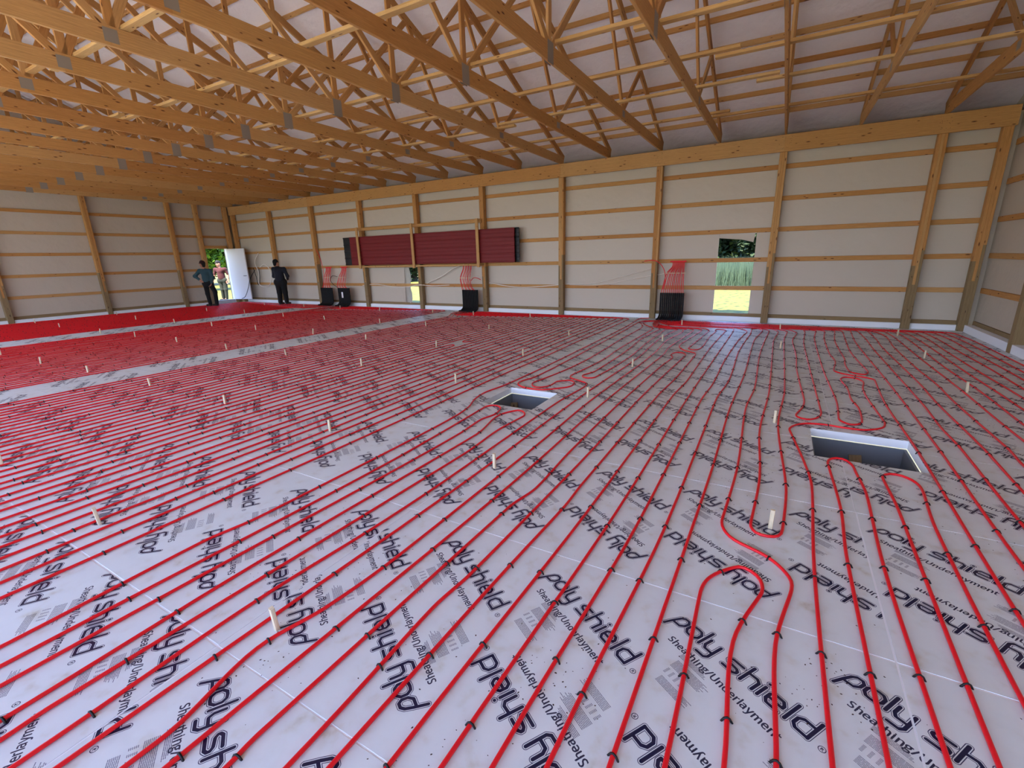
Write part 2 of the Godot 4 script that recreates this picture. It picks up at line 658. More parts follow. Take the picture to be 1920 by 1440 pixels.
func make_floor() -> void:
	var f := structure("floor", "floor of white film-faced foam insulation boards printed with blue lettering", "floor")
	var x_lo := LEFT_X - 0.1
	var x_hi := RIGHT_X + 0.1
	var z_lo := -0.1
	var z_hi := FRONT_Z - 0.1
	var st := start()
	for r in cut(x_lo, x_hi, z_lo, z_hi):
		box(st, Vector3(r[0], -0.07, r[2]), Vector3(r[1], -0.002, r[3]))
	put("foam_base", st.commit(), M.foam, f)
	var row := -8
	while row < 5:
		var za := maxf(z_lo, 9.618 + row * SHEET)
		var zb := minf(z_hi, 9.618 + (row + 1) * SHEET)
		if zb - za < 0.02:
			row += 1
			continue
		var shift := 0.0
		var k := -9
		while k < 3:
			var xa := maxf(x_lo, -1.655 + shift + k * BAY)
			var xb := minf(x_hi, -1.655 + shift + (k + 1) * BAY)
			k += 1
			if xb - xa < 0.02:
				continue
			var u0 := rng.randf()
			var dv := 0.0
			if row == 0:
				u0 = -5.13 if xa < -4.1 else -2.585
			elif row == 1 and xa < -4.1:
				u0 = -4.59
				dv = -0.18
			elif row == 1:
				u0 = -3.46
				dv = -0.075
			elif row == -1:
				u0 = -1.722 if xa > -1.7 else -2.715
			var g := rng.randf_range(0.0025, 0.0065)
			var ps := start()
			for r in cut(xa + g, xb - g * 0.5, za + g, zb - g):
				var lo := Vector3(r[0], -0.002, r[2])
				var hi := Vector3(r[1], 0.0, r[3])
				var n := ps
				var uv := func(x: float, z: float) -> Vector2: return Vector2((x - u0) / PRINT, (z - (9.618 + row * SHEET) - dv) / SHEET)
				quad(n, [Vector3(lo.x, 0, lo.z), Vector3(hi.x, 0, lo.z), Vector3(hi.x, 0, hi.z), Vector3(lo.x, 0, hi.z)], Vector3.UP, [uv.call(lo.x, lo.z), uv.call(hi.x, lo.z), uv.call(hi.x, hi.z), uv.call(lo.x, hi.z)])
				var e := Vector2(0.97, 0.004)
				for s in [[Vector3(lo.x, 0, lo.z), Vector3(hi.x, 0, lo.z), Vector3.FORWARD], [Vector3(lo.x, 0, hi.z), Vector3(hi.x, 0, hi.z), Vector3.BACK], [Vector3(lo.x, 0, lo.z), Vector3(lo.x, 0, hi.z), Vector3.LEFT], [Vector3(hi.x, 0, lo.z), Vector3(hi.x, 0, hi.z), Vector3.RIGHT]]:
					quad(ps, [s[0], s[1], s[1] + Vector3(0, -0.002, 0), s[0] + Vector3(0, -0.002, 0)], s[2], [e, e, e, e])
			put("foam_panel", ps.commit(), M.film, f)
		row += 1


func make_specks() -> void:
	var st := start()
	var ring := []
	for k in 6:
		ring.append(Vector3(cos(TAU * k / 6.0) * (0.004 + 0.0015 * (k % 2)), 0.0, sin(TAU * k / 6.0) * 0.003))
	for k in 6:
		quad(st, [ring[k], ring[(k + 1) % 6], Vector3(0, 0.0022, 0)], Vector3(cos(TAU * (k + 0.5) / 6.0) * 0.4, 1, sin(TAU * (k + 0.5) / 6.0) * 0.4))
	var mm := MultiMesh.new()
	mm.transform_format = MultiMesh.TRANSFORM_3D
	mm.mesh = st.commit()
	var n := 1500
	mm.instance_count = n
	var spots := []
	for i in 40:
		spots.append(Vector2(rng.randf_range(-6.0, 0.3), rng.randf_range(5.0, 11.2)))
	for i in n:
		var at: Vector2 = spots[rng.randi() % 40] + Vector2(rng.randfn(), rng.randfn()) * (0.09 if i % 3 else 0.8)
		if at.x > 0.6 or at.y > 12.0 or cut(at.x - 0.01, at.x + 0.01, at.y - 0.01, at.y + 0.01).size() != 1:
			at = Vector2(rng.randf_range(-4.0, -2.0), rng.randf_range(8.0, 11.0))
		mm.set_instance_transform(i, Transform3D(Basis(Vector3.UP, rng.randf() * TAU).scaled(Vector3.ONE * rng.randf_range(0.3, 1.0)), Vector3(at.x, 0.0, at.y)))
	var o := MultiMeshInstance3D.new()
	o.name = "debris_specks"
	o.multimesh = mm
	o.material_override = plain(Color(0.22, 0.16, 0.11), 0.9)
	add_child(o)
	tag(o, "scattered dark crumbs and specks of dirt on the foam boards", "debris", "", "stuff")


func post(parent: Node, x: float, z: float, wide: Vector2, top: float, splice: float) -> void:
	# laminated column: three plies, treated to about a metre, untreated above
	var p := Node3D.new()
	p.name = "post"
	p.position = Vector3(x, 0, z)
	parent.add_child(p, true)
	var along := wide.x < wide.y
	for i in 3:
		var o := (i - 1) * (wide.x if along else wide.y) / 3.0
		var at := Vector3(o, 0, 0) if along else Vector3(0, 0, o)
		var t: float = (wide.x if along else wide.y) / 3.0
		var deep: float = wide.y if along else wide.x
		var cutat: float = splice + [0.0, -0.35, 0.28][i]
		var upv := Vector3.RIGHT if not along else Vector3.BACK
		board("treated_ply", p, at + Vector3(0, -0.06, 0), at + Vector3(0, cutat, 0), deep, t, M.treated, upv)
		board("ply", p, at + Vector3(0, cutat, 0), at + Vector3(0, top, 0), deep, t, woods[(i + rng.randi()) % 5], upv)


func make_wall_back() -> void:
	var w := structure("wall_back", "long back wall of white sheet behind wooden posts and girts", "wall")
	# lining with two cut openings
	var holes := [[-3.515, -2.77, 0.165, 1.93], [-12.93, -12.28, 0.17, 1.30]]
	var st := start()
	var xs := [LEFT_X - 0.3, -12.93, -12.28, -3.515, -2.77, RIGHT_X + 0.3]
	for i in 5:
		var lo := -0.12
		if i == 1 or i == 3:
			var hl: Array = holes[1] if i == 1 else holes[0]
			box(st, Vector3(xs[i], -0.12, -0.2), Vector3(xs[i + 1], hl[2], -0.182))
			lo = hl[3]
		box(st, Vector3(xs[i], lo, -0.2), Vector3(xs[i + 1], 3.70, -0.182))
	put("lining", st.commit(), M.lining, w)
	var eave := start()
	box(eave, Vector3(LEFT_X - 0.4, 3.69, -0.62), Vector3(RIGHT_X + 0.4, 3.71, -0.19))
	box(eave, Vector3(LEFT_X - 0.4, 3.60, -0.64), Vector3(RIGHT_X + 0.4, 4.0, -0.62))
	put("soffit", eave.commit(), M.siding, w)
	# loose flaps of the lining at the openings
	var fl := start()
	for z in [[-0.215, Vector3.BACK], [-0.22, Vector3.FORWARD]]:
		quad(fl, [Vector3(-3.53, 1.95, z[0]), Vector3(-2.79, 1.95, z[0]), Vector3(-2.82, 1.73, z[0] + 0.02), Vector3(-3.05, 1.79, z[0] + 0.015)], z[1])
		quad(fl, [Vector3(-3.53, 1.95, z[0]), Vector3(-3.05, 1.79, z[0] + 0.015), Vector3(-3.53, 1.84, z[0] + 0.01)], z[1])
	put("cut_flap", fl.commit(), M.lining, w)
	var f2 := start()
	var prev := []
	for i in 8:
		var y := 1.3 - i * 0.163
		var a := Vector3(-12.97 - i * 0.008, y, -0.176)
		var b := Vector3(-12.80 + 0.03 * sin(i * 1.1), y, -0.150 + 0.02 * sin(i * 1.9))
		var c := Vector3(-12.72 - 0.03 * cos(i * 1.7), y - 0.01, -0.165)
		if prev.size():
			for s in [1.0, -1.0]:
				quad(f2, [prev[0], prev[1], b, a], Vector3(0, 0, s))
				quad(f2, [prev[1], prev[2], c, b], Vector3(0.3, 0, s))
		prev = [a, b, c]
	put("cut_flap", f2.commit(), M.lining, w)
	var px: Array = [RIGHT_X]
	for i in 10:
		px.append(-BAY * i)
	for i in px.size():
		var x: float = px[i]
		if i == 10:
			x = LEFT_X + 0.07
		post(w, x, -0.07, Vector2(0.135, 0.14), HEADER_LOW + 0.25, rng.randf_range(1.0, 1.35))
	# girts and skirt, bay by bay
	for n in 5:
		for i in px.size() - 1:
			var a: float = px[i]
			var b: float = px[i + 1] if i < 9 else LEFT_X
			var y := 0.7456 + n * 0.6128
			board("girt", w, Vector3(a + (0.1 if i == 0 else -0.001), y, -0.161), Vector3(b + 0.001, y, -0.161), 0.092, 0.038, woods[rng.randi() % 5])
	for i in px.size() - 1:
		var a: float = px[i]
		var b: float = px[i + 1] if i < 9 else LEFT_X
		board("skirt_board", w, Vector3(a - 0.001, 0.09, -0.161), Vector3(b + 0.001, 0.09, -0.161), 0.18, 0.038, M.treated)
		var fs := start()
		box(fs, Vector3(b + 0.07, -0.004, -0.135), Vector3(a - 0.07, 0.105 + rng.randf_range(-0.004, 0.006), -0.075))
		put("foam_strip", fs.commit(), M.foam, w)
	# header beam in lengths that meet on the posts
	var joints := [RIGHT_X + 0.09, -BAY, -BAY * 3, -BAY * 5, -BAY * 7, LEFT_X]
	for i in 5:
		board("header_beam", w, Vector3(joints[i] - 0.001, (HEADER_LOW + HEADER_TOP) / 2, 0.021), Vector3(joints[i + 1] + 0.001, (HEADER_LOW + HEADER_TOP) / 2, 0.021), HEADER_TOP - HEADER_LOW, 0.04, woods[[0, 2, 4, 0, 2][i]])
	# nail heads where the header is fixed
	var nail := SphereMesh.new()
	nail.radius = 0.006
	nail.height = 0.006
	nail.radial_segments = 6
	nail.rings = 3
	var mm := MultiMesh.new()
	mm.transform_format = MultiMesh.TRANSFORM_3D
	mm.mesh = nail
	var at := []
	for i in 10:
		for k in 14:
			at.append(Vector3(-BAY * i + rng.randf_range(-0.1, 0.12), rng.randf_range(HEADER_LOW + 0.03, HEADER_TOP - 0.03), 0.042))
	mm.instance_count = at.size()
	for i in at.size():
		mm.set_instance_transform(i, Transform3D(Basis(), at[i]))
	var nails := MultiMeshInstance3D.new()
	nails.name = "nail_heads"
	nails.multimesh = mm
	nails.material_override = M.staple
	nails.set_meta("kind", "stuff")
	w.add_child(nails)


func gable(st: SurfaceTool, x: float, out: float, holes: Array = []) -> void:
	var top := func(z: float) -> float: return 4.142 + PITCH * minf(z, FRONT_Z - z)
	var zs := [-0.63, -0.19, FRONT_Z / 2, FRONT_Z + 0.07, FRONT_Z + 0.63]
	for h in holes:
		zs.append_array([h[0], h[1]])
	zs.sort()
	for i in zs.size() - 1:
		var a: float = zs[i]
		var b: float = zs[i + 1]
		var low := -0.12
		var sill := -9.0
		if a < -0.3 or b > FRONT_Z + 0.3:
			low = 3.6
		for h in holes:
			if a > h[0] - 0.01 and b < h[1] + 0.01:
				low = h[3]
				sill = h[2]
		for s in [0.0, out * 0.018]:
			var n := Vector3(-out if s == 0.0 else out, 0, 0)
			quad(st, [Vector3(x + s, low, a), Vector3(x + s, low, b), Vector3(x + s, top.call(b), b), Vector3(x + s, top.call(a), a)], n)
			if sill > -5.0:
				quad(st, [Vector3(x + s, -0.12, a), Vector3(x + s, -0.12, b), Vector3(x + s, sill, b), Vector3(x + s, sill, a)], n)


func make_wall_left() -> void:
	var w := structure("wall_left", "left gable wall of white sheet between wooden posts and girts", "wall")
	var st := start()
	gable(st, LEFT_X - 0.182, -1.0, [[0.37, 1.19, 0.14, 2.16], [9.5, 14.4, -0.1, 3.6]])
	put("lining", st.commit(), M.lining, w)
	var pz: Array = [0.16, 1.27, 2.22, 4.65, 7.07, 9.43, 14.5]
	for i in pz.size():
		post(w, LEFT_X - 0.07, pz[i], Vector2(0.14, 0.135) if i > 0 else Vector2(0.139, 0.14), 3.9, 1.1)
	for n in 5:
		for i in pz.size() - 1:
			var y: float = [0.73, 1.35, 1.98, 2.61, 3.24][n]
			if i == 0 and n < 3 or i >= 5:
				continue
			board("girt", w, Vector3(LEFT_X - 0.161, y, pz[i]), Vector3(LEFT_X - 0.161, y, pz[i + 1] - 0.002), 0.092, 0.038, woods[rng.randi() % 5])
	board("door_head", w, Vector3(LEFT_X - 0.10, 2.22, 0.3), Vector3(LEFT_X - 0.10, 2.22, 1.22), 0.11, 0.1, woods[1])
	for i in range(1, 5):
		board("skirt_board", w, Vector3(LEFT_X - 0.161, 0.13, pz[i]), Vector3(LEFT_X - 0.161, 0.13, pz[i + 1] - 0.002), 0.1, 0.038, M.treated)
		var fs := start()
		box(fs, Vector3(LEFT_X - 0.135, -0.004, pz[i] + 0.07), Vector3(LEFT_X - 0.03, 0.09, pz[i + 1] - 0.07))
		put("foam_strip", fs.commit(), M.foam, w)
	board("header_beam", w, Vector3(LEFT_X + 0.021, 3.93, 0.05), Vector3(LEFT_X + 0.021, 3.93, 7.3), 0.24, 0.04, woods[1])
	board("header_beam", w, Vector3(LEFT_X + 0.021, 3.93, 7.302), Vector3(LEFT_X + 0.021, 3.93, 14.5), 0.24, 0.04, woods[1])
	for n in 4:
		var y := 4.5 + n * 0.62
		var z0 := (y - 3.95) / PITCH
		if z0 < 7.0:
			board("girt", w, Vector3(LEFT_X - 0.161, y, z0), Vector3(LEFT_X - 0.161, y, FRONT_Z - z0), 0.092, 0.038, woods[n % 5])


func make_wall_right() -> void:
	var w := structure("wall_right", "right gable wall of white sheet between wooden posts and girts", "wall")
	var st := start()
	gable(st, RIGHT_X + 0.182, 1.0)
	put("lining", st.commit(), M.lining, w)
	var pz := [-0.05, 2.13, 4.57, 7.0, 9.45, 11.9, 14.5]
	for i in range(1, pz.size()):
		post(w, RIGHT_X + 0.07, pz[i], Vector2(0.14, 0.135), 3.9, 1.5)
	for n in 5:
		for i in pz.size() - 1:
			board("girt", w, Vector3(RIGHT_X + 0.161, 0.7456 + n * 0.6128, pz[i]), Vector3(RIGHT_X + 0.161, 0.7456 + n * 0.6128, pz[i + 1] - 0.002), 0.092, 0.038, woods[rng.randi() % 5])
	for i in pz.size() - 1:
		board("skirt_board", w, Vector3(RIGHT_X + 0.161, 0.12, pz[i]), Vector3(RIGHT_X + 0.161, 0.12, pz[i + 1] - 0.002), 0.14, 0.038, M.treated)
		var fs := start()
		var a: float = pz[i] + (0.13 if i == 0 else 0.075)
		var b: float = pz[i + 1] - 0.075
		box(fs, Vector3(RIGHT_X + 0.005, -0.004, a), Vector3(RIGHT_X + 0.13, 0.13, b))
		put("foam_strip", fs.commit(), M.foam, w)
	board("header_beam", w, Vector3(RIGHT_X + 0.10, 3.93, 0.1), Vector3(RIGHT_X + 0.10, 3.93, 14.5), 0.24, 0.04, woods[2])


func make_wall_front() -> void:
	var w := structure("wall_front", "front wall behind the camera with wide open doorways", "wall")
	var st := start()
	# piers between the open doorways, and the wall above them
	for s in FRONT_OPEN:
		box(st, Vector3(s[0], -0.12, FRONT_Z + 0.05), Vector3(s[1], 3.5, FRONT_Z + 0.07))
	box(st, Vector3(LEFT_X - 0.3, 3.45, FRONT_Z + 0.05), Vector3(RIGHT_X + 0.3, 4.14, FRONT_Z + 0.07))
	put("lining", st.commit(), M.lining, w)
	board("header_beam", w, Vector3(RIGHT_X, 3.6, FRONT_Z - 0.021), Vector3(LEFT_X, 3.6, FRONT_Z - 0.021), 0.313, 0.04, woods[0])


const FRONT_OPEN := [[-22.24, -20.5], [0.4, 1.13]]


func make_ceiling() -> void:
	var c := structure("ceiling", "white underside of the gabled roof on wooden purlins", "roof")
	for side in 2:
		var st := start()
		var z0 := -0.64 if side == 0 else FRONT_Z + 0.64
		var z1 := FRONT_Z / 2
		var y0 := 4.145 - PITCH * 0.64
		var y1 := 4.145 + PITCH * FRONT_Z / 2
		var n := Vector3(0, -1, PITCH if side == 0 else -PITCH)
		var a := LEFT_X - 0.4
		var b := RIGHT_X + 0.4
		for up in [0.0, 0.03]:
			quad(st, [Vector3(a, y0 + up, z0), Vector3(b, y0 + up, z0), Vector3(b, y1 + up, z1), Vector3(a, y1 + up, z1)], n if up == 0.0 else -n)
		put("roof_lining", st.commit(), M.roof, c)
		for i in 13:
			var z := 0.16 + 0.566 * i
			var y := 4.052 + PITCH * z + 0.047
			var zz := z if side == 0 else FRONT_Z - z
			var upv := Vector3(0, 1, -PITCH if side == 0 else PITCH).normalized()
			board("purlin", c, Vector3(RIGHT_X + 0.18, y, zz), Vector3(LEFT_X - 0.18, y, zz), 0.088, 0.04, woods[rng.randi() % 5], upv)


# ---------------------------------------------------------------- trusses
func make_trusses() -> void:
	var t0 := base("roof_truss")
	var zc := FRONT_Z / 2
	var peak := 3.9 + PITCH * zc
	var lower := HEADER_TOP + 0.002
	# chords
	board("bottom_chord", t0, Vector3(0, lower + 0.095, -0.14), Vector3(0, lower + 0.095, zc - 1.46), 0.19, 0.038, woods[1])
	board("bottom_chord", t0, Vector3(0, lower + 0.095, zc - 1.458), Vector3(0, lower + 0.095, zc + 1.458), 0.19, 0.038, woods[4])
	board("bottom_chord", t0, Vector3(0, lower + 0.095, zc + 1.46), Vector3(0, lower + 0.095, FRONT_Z + 0.05), 0.19, 0.038, woods[1])
	var half := 0.152 / 2
	for s in [0, 1]:
		var a := Vector3(0, 3.9 + half - PITCH * 0.16, -0.16)
		var b := Vector3(0, peak + half, zc)
		if s == 1:
			a.z = FRONT_Z - a.z
		board("top_chord", t0, a, b, 0.14, 0.038, woods[3 if s == 0 else 0])
	var yb := lower + 0.17
	var top := func(z: float) -> Vector3: return Vector3(0, 3.93 + PITCH * minf(z, FRONT_Z - z), z)
	var webs := []
	for s in 2:
		var m := func(z: float) -> float: return z if s == 0 else FRONT_Z - z
		webs.append([Vector3(0, yb, m.call(2.91)), top.call(m.call(1.97))])
		webs.append([Vector3(0, yb, m.call(2.93)), top.call(m.call(4.05))])
		webs.append([Vector3(0, yb, m.call(5.82)), top.call(m.call(4.1))])
		webs.append([Vector3(0, yb, m.call(5.88)), top.call(m.call(5.88))])
	webs.append([Vector3(0, yb, 5.92), top.call(8.70)])
	webs.append([Vector3(0, yb, 8.74), top.call(zc)])
	for i in webs.size():
		var d: Vector3 = webs[i][1] - webs[i][0]
		board("web", t0, webs[i][0], webs[i][1], 0.089, 0.036, woods[[2, 0, 2, 0, 4][i % 5]], Vector3.BACK if absf(d.y) > absf(d.z) else Vector3.UP)
	# galvanised plates, both faces
	var plates := [[2.92, 0.10, 0.14], [5.87, 0.23, 0.16], [8.77, 0.13, 0.13], [11.71, 0.10, 0.14]]
	for p in plates:
		for s in [-1.0, 1.0]:
			var st := start()
			var y: float = lower + 0.1
			box(st, Vector3(s * 0.0195 - 0.0008, y - p[1] / 2, p[0] - p[2] / 2), Vector3(s * 0.0195 + 0.0008, y + p[1] / 2, p[0] + p[2] / 2))
			put("truss_plate", st.commit(), M.plate, t0)
	for k in 19:
		var t: Node3D = t0
		if k > 0:
			t = t0.duplicate()
			t.name = numbered("roof_truss")
			add_child(t)
			for c in t.get_children():
				if not String(c.name).begins_with("truss_plate"):
					(c as MeshInstance3D).material_override = woods[rng.randi() % 5]
		t.position.x = -0.004 - 1.2192 * k
		var which := ordinal(k + 1) + " from the right-hand gable wall"
		if k == 18:
			t.position.x = LEFT_X + 0.065
			which = "against the far left gable wall"
		tag(t, "wooden roof truss with grey metal plates, " + which, "roof truss", "roof trusses across the hall")


func make_braces() -> void:
	var rows := [1.34, 2.98, 4.26, 5.62, 7.2, 8.62, 10.3]
	for r in rows.size():
		var b := base("truss_brace")
		var x := RIGHT_X - 0.02
		var up := 0.0
		while x > LEFT_X + 0.4:
			var l := rng.randf_range(3.6, 4.9)
			var e := maxf(LEFT_X + 0.1, x - l)
			board("brace_board", b, Vector3(x, 3.974 + up, rows[r] + up * 2.2), Vector3(e, 3.974 + up, rows[r] + up * 2.2), 0.038, 0.089, pale[rng.randi() % 2])
			x = e + 0.3
			up = 0.039 - up
			if e <= LEFT_X + 0.11:
				break
		tag(b, "pale lengthwise brace of lapped boards on the truss chords, %s row out from back wall" % ordinal(r + 1), "brace", "braces along the truss chords")


func make_pits() -> void:
	var names := ["square floor pit with grey sides, in the foreground by the right-hand tubes", "square floor pit with grey sides, the smaller one nearer the middle of the hall"]
	for i in 2:
		var p: Array = PITS[i]
		var d := base("floor_pit", Vector3((p[0] + p[1]) / 2, -0.45, (p[2] + p[3]) / 2))
		tag(d, names[i], "floor pit", "floor pits in the foam")
		var hx: float = (p[1] - p[0]) / 2 - 0.005
		var hz: float = (p[3] - p[2]) / 2 - 0.005
		for s in [[Vector3(-hx, 0.005, -hz), Vector3(hx, 0.375, -hz + 0.02)], [Vector3(-hx, 0.005, hz - 0.02), Vector3(hx, 0.375, hz)], [Vector3(-hx, 0.005, -hz + 0.021), Vector3(-hx + 0.02, 0.375, hz - 0.021)], [Vector3(hx - 0.02, 0.005, -hz + 0.021), Vector3(hx, 0.375, hz - 0.021)]]:
			var st := start()
			box(st, s[0], s[1])
			put("form_side", st.commit(), M.grey, d)
		var bt := start()
		box(bt, Vector3(-hx, -0.02, -hz), Vector3(hx, 0.004, hz))
		put("bottom", bt.commit(), M.grey, d)
		# a scrap of brown board leaning inside
		board("scrap_board", d, Vector3(-hx + 0.1 + 0.28 * (1 - i), 0.02, -hz + 0.12), Vector3(-hx + 0.06 + 0.28 * (1 - i), 0.28, -hz + 0.05), 0.09, 0.02, M.treated, Vector3.RIGHT)


